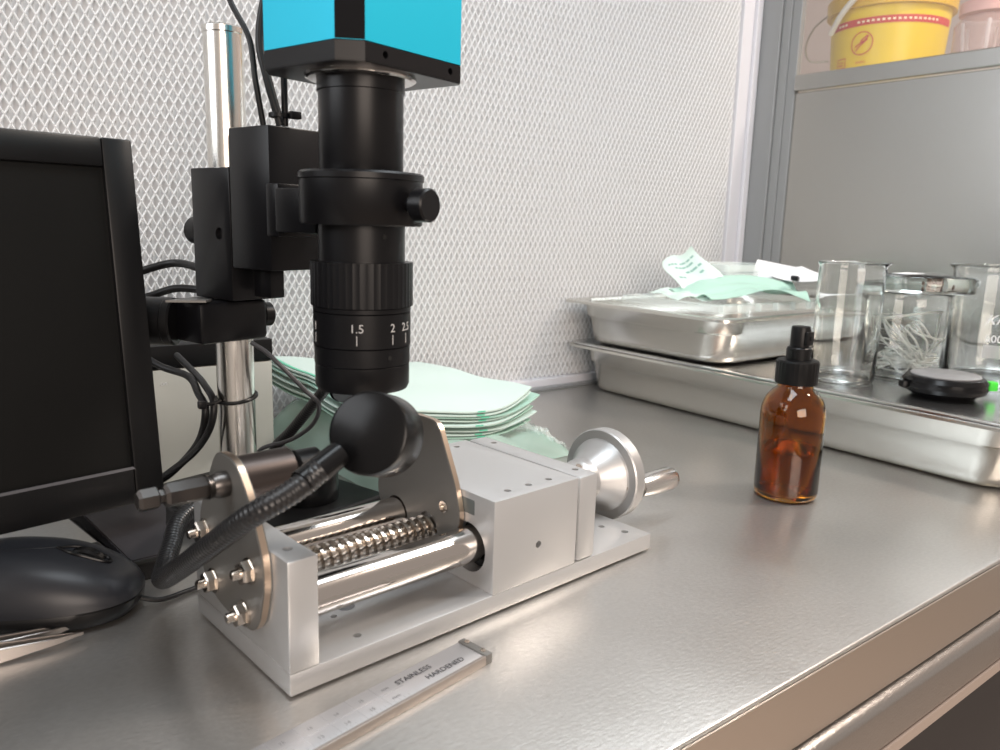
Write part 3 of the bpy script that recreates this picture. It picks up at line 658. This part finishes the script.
for r_, z in ((0.0, 0.0785), (0.0150, 0.0785), (0.0154, 0.0790), (0.0154, 0.0930), (0.0146, 0.0942), (0.0095, 0.0945), (0.0, 0.0945)):
    if r_ == 0: rings.append([t.verts.new((0, 0, z))]); continue
    rings.append([t.verts.new(((r_-(0.0004 if i % 2 and r_ > 0.0153 else 0))*math.cos(2*PI*i/n), (r_-(0.0004 if i % 2 and r_ > 0.0153 else 0))*math.sin(2*PI*i/n), z)) for i in range(n)])
for a, b_ in zip(rings, rings[1:]):
    for i in range(n):
        j = (i+1) % n
        if len(a) == 1: t.faces.new((a[0], b_[j], b_[i]))
        elif len(b_) == 1: t.faces.new((a[i], a[j], b_[0]))
        else: t.faces.new((a[i], a[j], b_[j], b_[i]))
bmesh.ops.recalc_face_normals(t, faces=t.faces); obj('screw_cap', t, black_pl, bo, 25)
t = B(); lathe(t, [(0, 0.0946), (0.0090, 0.0946), (0.0090, 0.1020), (0.0082, 0.1028), (0.0070, 0.1030), (0.0070, 0.1150), (0.0064, 0.1165), (0.0, 0.1168)], 40)
box(t, -0.0045, 0.0045, -0.0086, -0.0060, 0.1045, 0.1135, 0.0008)
pu = obj('spray_pump', t, black_pl, bo, 30)
t = B(); cyl(t, (0, -0.0086, 0.1092), (0, -1, 0), 0.0014, 0.0006, 16); obj('nozzle', t, black_gl, pu)

# ================================================================== STEEL PANS
def rrect(w_, d_, r, n=8):
    out = []
    for cx, cy, a0 in ((w_/2-r, d_/2-r, 0), (-w_/2+r, d_/2-r, 90), (-w_/2+r, -d_/2+r, 180), (w_/2-r, -d_/2+r, 270)):
        for k in range(n+1):
            a = R(a0+90*k/n); out.append((cx+r*math.cos(a), cy+r*math.sin(a)))
    return out
def pan(name, x0, x1, y0, y1, h, label, cat, z=0.0):
    W2, D2 = x1-x0, y1-y0; cx, cy = (x0+x1)/2, (y0+y1)/2
    o = thing(name, label, cat, (cx, cy, z))
    t = bmesh.new(); rings = []
    fl = 0.0105; th_ = 0.0009
    outer = [(fl+0.022, 0, 0.03), (fl+0.016, 0.0008, 0.03), (fl+0.012, 0.004, 0.032), (fl+0.0105, 0.010, 0.034), (fl+0.0065, h*0.62, 0.036), (fl+0.0035, h*0.66, 0.036), (fl+0.002, h-0.004, 0.036), (fl, h-0.0012, 0.036), (0.0015, h-0.0012, 0.020), (0, h-0.0026, 0.019), (-0.0002, h-0.0030, 0.019), (0.0000, h-0.0005, 0.019), (0.0012, h, 0.019), (fl, h, 0.034), (fl+0.003, h-0.004, 0.034), (fl+0.0045, h*0.66, 0.034), (fl+0.0075, h*0.62, 0.034), (fl+0.0115, 0.010, 0.032), (fl+0.014, 0.0035, 0.030), (fl+0.022, 0.0010, 0.03)]
    for ins, z_, r in outer: rings.append([t.verts.new((x, y, z_)) for x, y in rrect(W2-2*ins, D2-2*ins, r, 10)])
    for a, b_ in zip(rings, rings[1:]):
        n_ = len(a)
        for i in range(n_): t.faces.new((a[i], a[(i+1) % n_], b_[(i+1) % n_], b_[i]))
    t.faces.new(rings[0][::-1]); t.faces.new(rings[-1]); bmesh.ops.recalc_face_normals(t, faces=t.faces)
    obj('pan_body', t, steel_pan, o, 50)
    return o
pan('steel_pan', 0.661, 1.0175, 0.1960, 0.7205, 0.0570, 'long stainless steel pan on the worktop, closed with a flat steel lid', 'pan')
lid = thing('pan_lid', 'shiny flat steel lid on the long pan, carrying the beakers', 'lid', ((0.661+1.0175)/2, (0.1960+0.7205)/2, 0.0572))
t = bmesh.new(); rings = []
W2, D2 = 0.3565-0.007, 0.5245-0.007
for ins, z_, r in ((0.004, 0, 0.016), (0.0, 0.0004, 0.018), (0, 0.0016, 0.018), (0.0012, 0.0026, 0.018), (0.0085, 0.0026, 0.022), (0.011, 0.0010, 0.020), (0.016, 0.0010, 0.018)):
    rings.append([t.verts.new((x, y, z_)) for x, y in rrect(W2-2*ins, D2-2*ins, r, 10)])
for a, b_ in zip(rings, rings[1:]):
    for i in range(len(a)): t.faces.new((a[i], a[(i+1) % len(a)], b_[(i+1) % len(a)], b_[i]))
t.faces.new(rings[0][::-1]); t.faces.new(rings[-1]); bmesh.ops.recalc_face_normals(t, faces=t.faces)
obj('lid_plate', t, steel_lid, lid, 50)
ZL = 0.0582
pan('steel_pan', 0.651, 1.012, 0.4740, 0.7205, 0.0520, 'smaller open stainless steel pan on top, filled with pouches and plastic ware', 'pan', 0.0600)

# ================================================================== THINGS IN THE UPPER PAN
def sheet(corners, nu, nv, fn, thick=0.0003, uvfold=None):
    """wavy sheet over a bilinear quad; fn(u,v)->Vector offset"""
    a, b_, c_, d_ = [Vector(p) for p in corners]
    t = bmesh.new(); g = []
    for i in range(nu+1):
        row = []
        for j in range(nv+1):
            u, v = i/nu, j/nv
            p = a*(1-u)*(1-v)+b_*u*(1-v)+c_*u*v+d_*(1-u)*v+fn(u, v)
            row.append(t.verts.new(p))
        g.append(row)
    fs = []
    for i in range(nu):
        for j in range(nv): fs.append(t.faces.new((g[i][j], g[i+1][j], g[i+1][j+1], g[i][j+1])))
    bmesh.ops.recalc_face_normals(t, faces=t.faces)
    if thick: bmesh.ops.solidify(t, geom=fs, thickness=thick)
    return t
def nzv(u, v, s, a, k=0.0): return Vector((0, 0, a*noise.noise(Vector((u*s+k, v*s*1.3, k*0.7)))))
# bottom blister tray
bl = thing('blister_tray', 'clear plastic blister tray lying across the upper pan', 'tray', (0.80, 0.585, 0.1125), R(-4))
t = bmesh.new(); rings = []
for ins, z_, r in ((0.0, 0.0, 0.012), (0.0, 0.0012, 0.012), (0.006, 0.0014, 0.010), (0.008, 0.0075, 0.009), (0.016, 0.0085, 0.008), (0.020, 0.003, 0.008)):
    rings.append([t.verts.new((x, y, z_)) for x, y in rrect(0.225-2*ins, 0.165-2*ins, r, 6)])
for a, b_ in zip(rings, rings[1:]):
    for i in range(len(a)): t.faces.new((a[i], a[(i+1) % len(a)], b_[(i+1) % len(a)], b_[i]))
t.faces.new(rings[-1]); obj('tray_shell', t, clear_film, bl, 30)
for i in range(7):
    t = B(); box(t, -0.100+i*0.030, -0.096+i*0.030, -0.0815, -0.0745, 0.0005, 0.0090, 0.0006, 1); obj('moulded_rib', t, clear_film, bl)
# square clear box behind
bx = thing('clear_box', 'clear square plastic box standing at the back of the upper pan', 'box', (0.842, 0.610, 0.1225), R(-12))
t = B()
for z_ in (0.0, 0.0095, 0.019, 0.0285):
    rr_ = []
    for ins, zz in ((0, 0), (0, 0.0085), (0.0025, 0.0085), (0.0025, 0.001)):
        rr_.append([t.verts.new((x, y, z_+zz)) for x, y in rrect(0.090-2*ins, 0.080-2*ins, 0.006, 4)])
    for a, b_ in zip(rr_, rr_[1:]):
        for i in range(len(a)): t.faces.new((a[i], a[(i+1) % len(a)], b_[(i+1) % len(a)], b_[i]))
    t.faces.new(rr_[-1])
obj('box_shell', t, clear_film, bx, 30)
# printed pouch, leaning
def pfun(u, v): return Vector((0.004*math.sin(3*u+1), 0.005*math.sin(5*v), 0.003*math.sin(7*u+2*v)))
t = sheet([(0.7440, 0.6440, 0.1600), (0.7723, 0.6187, 0.1790), (0.7860, 0.5836, 0.1443), (0.7316, 0.6064, 0.1290)], 14, 14, pfun, 0.0004)
po = tag(obj('printed_pouch', t, pouch_w, None, 60), 'pale green printed pouch sticking up out of the upper pan', 'pouch')
a_, b__, c__, dd_ = [Vector(p) for p in [(0.7440, 0.6440, 0.1600), (0.7723, 0.6187, 0.1790), (0.7860, 0.5836, 0.1443), (0.7316, 0.6064, 0.1290)]]
def on(u, v): return a_*(1-u)*(1-v)+b__*u*(1-v)+c__*u*v+dd_*(1-u)*v+pfun(u, v)
t = B(); random.seed(3)
for v in (0.26, 0.38, 0.52, 0.66):
    u = 0.12
    while u < 0.85:
        w_ = random.uniform(0.05, 0.15)
        if random.random() < 0.75:
            q = [on(u, v), on(u+w_*0.8, v), on(u+w_*0.8, v+0.05), on(u, v+0.05)]
            nrm = (q[1]-q[0]).cross(q[3]-q[0]).normalized()
            if nrm.y > 0: nrm = -nrm
            t.faces.new([t.verts.new(p_+nrm*0.0007) for p_ in q])
        u += w_
obj('print_lines', t, mat('grey_green_print', (0.22, 0.38, 0.34), 0.5), po, 0)
t = sheet([(0.7300, 0.6200, 0.1330), (0.8600, 0.5400, 0.1430), (0.8250, 0.4900, 0.1270), (0.7240, 0.5500, 0.1235)], 26, 18, lambda u, v: nzv(u, v, 3.2, 0.008, 2.2)+Vector((0, 0, 0.006*math.sin(PI*u))), 0.0006)
tag(obj('crumpled_pouch', t, pouch_m, None, 60), 'crumpled translucent green pouch lying flat in the upper pan', 'pouch')
t = sheet([(0.7150, 0.6350, 0.1265), (0.7480, 0.6050, 0.1310), (0.7400, 0.5500, 0.1240), (0.7030, 0.5800, 0.1225)], 14, 12, lambda u, v: nzv(u, v, 3, 0.005, 5), 0.0005)
tag(obj('folded_pouch', t, pouch_w, None, 60), 'small whitish folded pouch at the left end of the upper pan', 'pouch')
t = sheet([(0.8350, 0.5750, 0.1460), (0.8560, 0.5850, 0.1680), (0.8900, 0.5450, 0.1590), (0.8620, 0.5100, 0.1430)], 8, 8, lambda u, v: Vector((0, 0, 0.003*math.sin(4*u))), 0.0003)
tag(obj('paper_sheet', t, paper_w, None, 60), 'upright folded white paper corner at the back of the upper pan', 'paper')
t = sheet([(0.8350, 0.5550, 0.1490), (0.8900, 0.5450, 0.1590), (0.8820, 0.4660, 0.1480), (0.8500, 0.5000, 0.1450)], 10, 8, lambda u, v: Vector((0, 0, -0.004*math.sin(PI*v))), 0.0003)
tag(obj('paper_sheet', t, paper_w, None, 60), 'bright white paper tip jutting out behind the left beaker', 'paper')
t = B(); box(t, -0.0055, 0.0055, -0.004, 0.004, 0, 0.0055, 0.0012)
o = tag(obj('clip', t, black_pl), 'small black clip on the crumpled green pouch', 'clip'); o.location = (0.8350, 0.5180, 0.1445); o.rotation_euler = (0, 0.2, 0.3)

# ================================================================== BEAKERS
def beaker(loc, r, h, spang, label, marks, markang):
    o = thing('beaker', label, 'beaker', loc, 0, None)
    w_ = 0.0015; q = r-w_
    prof = [(0, 0.0010), (r-0.006, 0.0008), (r-0.0035, 0.0), (r-0.001, 0.0012), (r, 0.0045), (r, h-0.004), (r+0.0010, h-0.0015), (r+0.0014, h), (r+0.0002, h+0.0005), (q, h-0.0015), (q, h-0.005), (q, 0.006), (q-0.002, 0.0035), (q-0.006, 0.0025), (0, 0.0025)]
    t = B(); lathe(t, prof, 96, spout=(spang, 0.007, h)); obj('glass_wall', t, glass, o, 50)
    for body, size, z_, da, sh_ in marks:
        if body == '#':
            t = B(); box(t, -size, size, -size*0.42, size*0.42, 0, 0.0001); wrap(t, r+0.0001, markang+da, z_)
        elif body == '-':
            t = B(); box(t, -size, size, -0.00035, 0.00035, 0, 0.0001); wrap(t, r+0.0001, markang+da, z_)
        else:
            t = text_bm(body, size, 0.0001, shear=sh_, align='LEFT')
            wrap(t, r+0.0004, markang+da, z_)
        obj('white_marking', t, white_p, o, 0)
    return o
Ang = math.atan2(-0.39, -0.74)
beaker((0.729, 0.3925, ZL), 0.0300, 0.1150, math.atan2(-0.39, 0.6), 'empty glass beaker at left, right behind the spray bottle', [], Ang)
beaker((0.815, 0.3750, ZL), 0.0370, 0.0860, PI*0.75, 'glass beaker holding tangled white tubing, topped by a glass dish', [('200', 0.0070, 0.062, -0.40, 0), ('150', 0.0070, 0.047, -0.40, 0), ('100', 0.0070, 0.032, -0.40, 0), ('-', 0.004, 0.065, -0.56, 0), ('-', 0.004, 0.050, -0.56, 0), ('-', 0.004, 0.035, -0.56, 0)], math.atan2(-0.37, -0.83))
beaker((0.860, 0.3050, ZL), 0.0450, 0.1150, math.atan2(0.35, -0.30), 'tall glass beaker with white lettering at the right frame edge', [('Ki', 0.0130, 0.062, -0.30, 0.35), ('600', 0.0100, 0.045, -0.27, 0), ('#', 0.015, 0.036, 0.05, 0)], math.atan2(-0.305, -0.86))
# tangled tubing in the middle beaker
random.seed(11)
t = B(); p = []; 
for i in range(90):
    a = i*2.4+random.uniform(-0.8, 0.8); f = i/90
    r_ = random.uniform(0.008, 0.032); z_ = 0.005+0.024*random.random()*(0.4+f)
    p.append((r_*math.cos(a), r_*math.sin(a), z_))
tube(t, p, 0.00095, 6, 5)
for k in range(7):
    a = 2.2+k*0.32; p = [(0.030*math.cos(a+PI), 0.030*math.sin(a+PI), 0.012), (0.008*math.cos(a), 0.010*math.sin(a), 0.040+0.003*k), (0.030*math.cos(a+0.3), 0.030*math.sin(a+0.3), 0.062-0.003*k), (0.033*math.cos(a+0.7), 0.033*math.sin(a+0.7), 0.040), (0.02*math.cos(a+2), 0.02*math.sin(a+2), 0.012)]
    tube(t, p, 0.00105, 6, 8)
tube(t, [(-0.030, 0.010, 0.060), (-0.01, -0.01, 0.066), (0.024, -0.020, 0.070), (0.030, -0.018, 0.066), (0.022, -0.020, 0.040), (0.016, -0.018, 0.020)], 0.0012, 8, 8)
o = tag(obj('coiled_tubing', t, cord_m, None, 60), 'tangle of thin white tubing inside the middle beaker', 'tubing'); o.location = (0.815, 0.375, ZL)
# glass dish on the middle beaker
pd = thing('glass_dish', 'wide greenish glass dish resting on the middle beaker', 'dish', (0.8200, 0.3730, ZL+0.0872))
pd.scale = (0.88, 0.88, 1)
t = B(); lathe(t, [(0, 0), (0.0585, 0), (0.060, 0.0015), (0.060, 0.0150), (0.0583, 0.0150), (0.0583, 0.0030), (0, 0.0028)], 96); obj('dish_bottom', t, glass_gr, pd, 50)
t = B(); lathe(t, [(0, 0.0165), (0.061, 0.0165), (0.0625, 0.0150), (0.0625, 0.0080), (0.0612, 0.0080), (0.0612, 0.0152), (0, 0.0153)], 96); obj('dish_cover', t, glass_gr, pd, 50)
random.seed(5)
t = B()
for k in range(60):
    q = B(); bmesh.ops.create_icosphere(q, subdivisions=1, radius=random.uniform(0.0014, 0.0030)); q.transform(Matrix.Translation((random.uniform(-0.020, 0.040), random.uniform(-0.044, -0.010), random.uniform(0.0025, 0.0065))) @ Matrix.Diagonal((1.4, 1, 0.8, 1)))
    join(t, q)
o = tag(obj('brown_pieces', t, seed_m, None, 60), 'small dark brown pieces heaped in the glass dish', 'pieces', kind='stuff'); o.location = (0.8200, 0.3730, ZL+0.0892); o.scale = (0.88, 0.88, 1)
t = B(); tube(t, [(-0.020, -0.040, 0.0060), (-0.012, -0.043, 0.0062), (0.000, -0.0470, 0.0060), (0.010, -0.0500, 0.0062)], 0.0024, 12, 6, rfun=lambda f: 1.35-1.2*min(f, 0.35)+(0.3 if f > 0.85 else 0))
o = tag(obj('small_scoop', t, mat('pale_plastic', (0.72, 0.70, 0.68), 0.4), None, 60), 'small white bone-shaped scoop in the glass dish', 'scoop'); o.location = (0.8200, 0.3730, ZL+0.0892); o.scale = (0.88, 0.88, 1)
t = sheet([(-0.012, 0.0, 0.0), (0.016, -0.004, 0.0), (0.018, 0.014, 0.0), (-0.010, 0.016, 0.0)], 4, 4, lambda u, v: Vector((0, 0, 0.0005*u)), 0.0004)
o = tag(obj('paper_label', t, paper_w), 'little white paper slip on the cover of the glass dish', 'paper'); o.location = (0.808, 0.372, ZL+0.0872+0.0171)

# ================================================================== ROUND TIMER
tm = thing('round_timer', 'flat round black timer with pale grey top and green button', 'timer', (0.7440, 0.3030, ZL), math.atan2(-0.79, 0.6)+R(12)); tm.scale = (1, 1, 1.2)
t = B(); lathe(t, [(0, 0), (0.024, 0), (0.028, 0.0025), (0.0335, 0.0050), (0.0350, 0.0080), (0.0340, 0.0100), (0.0345, 0.0125), (0.0320, 0.0155), (0.0295, 0.0160), (0, 0.0160)], 64); obj('case', t, black_gl, tm, 30)
t = B(); lathe(t, [(0, 0.0161), (0.0285, 0.0161), (0.0285, 0.0169), (0.0270, 0.0175), (0, 0.0175)], 64); obj('face', t, grey_face, tm, 30, label='pale grey face')
t = B(); cyl(t, (0.0343, 0, 0.0090), (1, 0, 0), 0.0025, 0.0035, 20); obj('button_stem', t, black_pl, tm)
t = B(); box(t, 0.0378, 0.0455, -0.0038, 0.0038, 0.0055, 0.0125, 0.0012, 3); obj('button', t, green_btn, tm, label='bright green button')
t = B(); box(t, -0.0385, -0.0335, -0.005, 0.005, 0.006, 0.011, 0.001); obj('strap_lug', t, black_pl, tm)

# ================================================================== POUCH STACK + BAG
bg_c = [(0.2650, 0.6900, 0.0), (0.4500, 0.6950, 0.0), (0.4650, 0.4900, 0.0), (0.2700, 0.4780, 0.0)]
def bagtop(u, v):
    e = min(u, 1-u, v, 1-v); k = min(1, e/0.10)**0.6
    h0 = 0.045*(1-u)+0.022*u
    return Vector((0, 0, 0.0008+(h0-0.006)*k+0.004*k*noise.noise(Vector((u*9, v*9, 1.3)))))
t = sheet(bg_c, 44, 44, bagtop, 0.0)
tag(obj('plastic_bag', t, bag_film, None, 60), 'crinkled clear greenish plastic bag under the pouch stack', 'bag')
t = sheet([(0.4300, 0.5550, 0.030), (0.4620, 0.5600, 0.014), (0.4640, 0.4920, 0.003), (0.4200, 0.4800, 0.030)], 22, 22, lambda u, v: nzv(u, v, 7, 0.009, 3.0)+Vector((0.004*noise.noise(Vector((u*6, v*6, 9))), 0, 0.002)), 0.0)
tag(obj('bag_corner', t, clear_film, None, 25), 'crumpled glossy clear film spilling out beside the aluminium block', 'plastic film')
NP = 9
pouches = []
for k in range(NP):
    f = k/(NP-1); j = random.uniform(-1, 1)
    dz = -0.0026*(NP-1-k)
    rx = -0.006*math.sin(k*1.9)-0.002*(NP-1-k)*0.2; ry = 0.003*math.sin(k*2.7)
    cs = [(0.2680+ry, 0.7050, 0.0725+dz), (0.4440+rx, 0.7080, 0.0500+dz), (0.4400+rx, 0.5160+ry, 0.0480+dz), (0.2690+ry, 0.4900+0.5*rx, 0.0660+dz)]
    def pf(u, v, k=k):
        lift = (0.010*max(0, (u-0.72)/0.28)**2*(0.25+v))*(0.35+0.65*k/(NP-1))
        return nzv(u, v, 2.3, 0.0030, 0.012*k)+Vector((0, 0.004*math.sin(6*u)*v, lift-0.006*math.sin(PI*u)*v))
    t = sheet(cs, 26, 22, pf, 0.0012)
    top = k == NP-1
    nm = 'sterilization_pouch'
    if top: o = tag(obj(nm, t, pouch_w, None, 60), 'topmost pale mint pouch of the stack behind the vice', 'pouch', 'pouches stacked behind the vice')
    else: o = tag(obj(nm, t, pouch_w if k % 3 else pouch_m, None, 60), ['lowest', 'second from the bottom', 'third from the bottom', 'fourth from the bottom', 'middle', 'fourth from the top', 'third from the top', 'second from the top'][k]+' green and white pouch in the stack behind the vice', 'pouch', 'pouches stacked behind the vice')
    # green seal strips along the front and left edges
    A_, B_, C_, D_ = [Vector(p) for p in cs]
    def onp(u, v): return A_*(1-u)*(1-v)+B_*u*(1-v)+C_*u*v+D_*(1-u)*v+pf(u, v)
    t = bmesh.new(); g = []
    for i in range(25 if k in (NP-1, NP-3) else 0):
        v = 0.02+0.97*i/24; g.append((t.verts.new(onp(0.012, v)+Vector((0, 0, 0.0009))), t.verts.new(onp(0.035, v)+Vector((0, 0, 0.0009)))))
    for a, b_ in zip(g, g[1:]): t.faces.new((a[0], b_[0], b_[1], a[1]))
    g = []
    for i in range(4):
        u = 0.60+0.05*i/3; g.append([t.verts.new(onp(u, 1.0)+Vector((0, -0.0004, dz_))) for dz_ in (-0.0006, 0.0006)])
    for a, b_ in zip(g, g[1:]): t.faces.new((a[0], b_[0], b_[1], a[1]))
    obj('seal_strip', t, seal_g, o, 0, label='green seal strip')

# ================================================================== BEHIND THE GLASS
sb = thing('sharps_container', 'yellow sharps container with red stripe and wire handle behind the glass', 'container', (1.222, 0.643, 0.3855), math.atan2(-0.640, -1.22))
R1, R0, HH = 0.082, 0.073, 0.138
t = B(); lathe(t, [(0, 0), (R0-0.003, 0), (R0, 0.003), (R1, HH), (0, HH)], 72); tub = obj('tub', t, yellow, sb)
t = B(); lathe(t, [(0, HH), (R1+0.006, HH-0.004), (R1+0.007, HH+0.016), (R1-0.004, HH+0.030), (0, HH+0.034)], 72); obj('lid', t, lid_y, sb)
def rad(z): return R0+(R1-R0)*(z/HH)
t = bmesh.new(); g = []
for i in range(41):
    a = -1.30+2.6*i/40; g.append([t.verts.new(((rad(z)+0.0004)*math.cos(a), (rad(z)+0.0004)*math.sin(a), z)) for z in (0.109, 0.119)])
for a, b_ in zip(g, g[1:]): t.faces.new((a[0], b_[0], b_[1], a[1]))
obj('red_stripe', t, red_p, tub, 60, label='red stripe')
t = B()
for i in range(22):
    if i in (3, 4): continue
    a = -0.95+0.085*i; z = 0.114
    q = B(); box(q, -0.0018, 0.0018, -0.0013, 0.0013, 0, 0.0003); wrap(q, rad(z)+0.0006, a, z)
    m_ = bpy.data.meshes.new('q'); q.to_mesh(m_); q.free(); t.from_mesh(m_)
obj('stripe_marks', t, mat('pale_yellow_print', (0.9, 0.8, 0.55), 0.5), tub, 0)
# round emblem: ring, diagonal bar, syringe
t = B(); ea, ez_ = -0.44, 0.085
def arcbox(pts_, wd):
    for (x0_, y0_), (x1_, y1_) in pts_:
        L_ = math.hypot(x1_-x0_, y1_-y0_); nx_, ny_ = -(y1_-y0_)/L_*wd, (x1_-x0_)/L_*wd
        q = bmesh.new(); vv = [q.verts.new((a, b_, 0)) for a, b_ in ((x0_+nx_, y0_+ny_), (x0_-nx_, y0_-ny_), (x1_-nx_, y1_-ny_), (x1_+nx_, y1_+ny_))]; q.faces.new(vv)
        wrap(q, rad(ez_)+0.0012, ea, ez_); m_ = bpy.data.meshes.new('q'); q.to_mesh(m_); q.free(); t.from_mesh(m_)
rr_ = 0.0155
arcbox([((rr_*math.cos(2*PI*i/32), rr_*math.sin(2*PI*i/32)), (rr_*math.cos(2*PI*(i+1)/32), rr_*math.sin(2*PI*(i+1)/32))) for i in range(32)], 0.0007)
arcbox([((-0.0085, -0.0100), (0.0095, 0.0095))], 0.0008); arcbox([((-0.010, -0.0045), (0.0020, 0.0030)), ((-0.002, 0.003), (0.008, 0.0105)), ((0.0, -0.001), (0.008, 0.005))], 0.0009)
obj('emblem', t, red_p, tub, 0, label='red round emblem with a needle and bar')
t = text_bm('SHARPS', 0.0042, 0.00005); wrap(t, rad(0.058)+0.0013, -0.44, 0.0580); obj('lettering', t, red_p, tub, 0)
t = B(); ea, ez_ = -0.88, 0.062
arcbox([((-0.007, -0.007), (0.009, -0.007)), ((0.009, -0.007), (0.009, 0.006)), ((0.009, 0.006), (-0.007, 0.006)), ((-0.007, 0.006), (-0.007, -0.007)), ((-0.004, 0.001), (0.006, 0.001)), ((-0.004, -0.003), (0.005, -0.003))], 0.0006)
obj('warning_box', t, red_p, tub, 0, label='small red printed box')
t = B(); tube(t, [(0.030, -0.086, 0.135), (0.025, -0.104, 0.120), (0.020, -0.114, 0.095), (0.015, -0.106, 0.075), (0.010, -0.080, 0.074)], 0.0013, 10, 10); obj('wire_handle', t, mat('dull_wire', (0.35, 0.33, 0.28), 0.4, 0.8), sb)
t = B(); tube(t, [(0.048, -0.078, 0.105), (0.072, -0.062, 0.130), (0.092, -0.030, 0.160), (0.09, 0.01, 0.182)], 0.0042, 10, 10); obj('carry_strap', t, mat('pale_strap', (0.72, 0.70, 0.64), 0.5), sb)
# pinkish clear containers beside it
for i, (x_, y_, lab_) in enumerate(((1.160, 0.480, 'pinkish clear plastic jar next to the yellow container behind glass'), (1.165, 0.395, 'pinkish clear plastic jar furthest right on the ledge behind glass'))):
    jr = thing('plastic_jar', lab_, 'jar', (x_, y_, 0.3855))
    t = B(); lathe(t, [(0.0, 0), (0.036, 0), (0.038, 0.002), (0.038, 0.085), (0.030, 0.095)], 40); obj('jar_wall', t, pink_film, jr, 40)
    t = B(); lathe(t, [(0.0, 0.098), (0.034, 0.098), (0.034, 0.112), (0, 0.112)], 40); obj('jar_lid', t, mat('dusty_pink_lid', (0.62, 0.36, 0.32), 0.45), jr, 40)
    t = B()
    for q_ in range(5): a = q_*1.2+i; cyl(t, (0.022*math.cos(a), 0.022*math.sin(a), 0.003), (0.1*math.cos(a), 0.1*math.sin(a), 1), 0.0022, 0.085, 10)
    obj('pale_sticks', t, white_p, jr, 40)
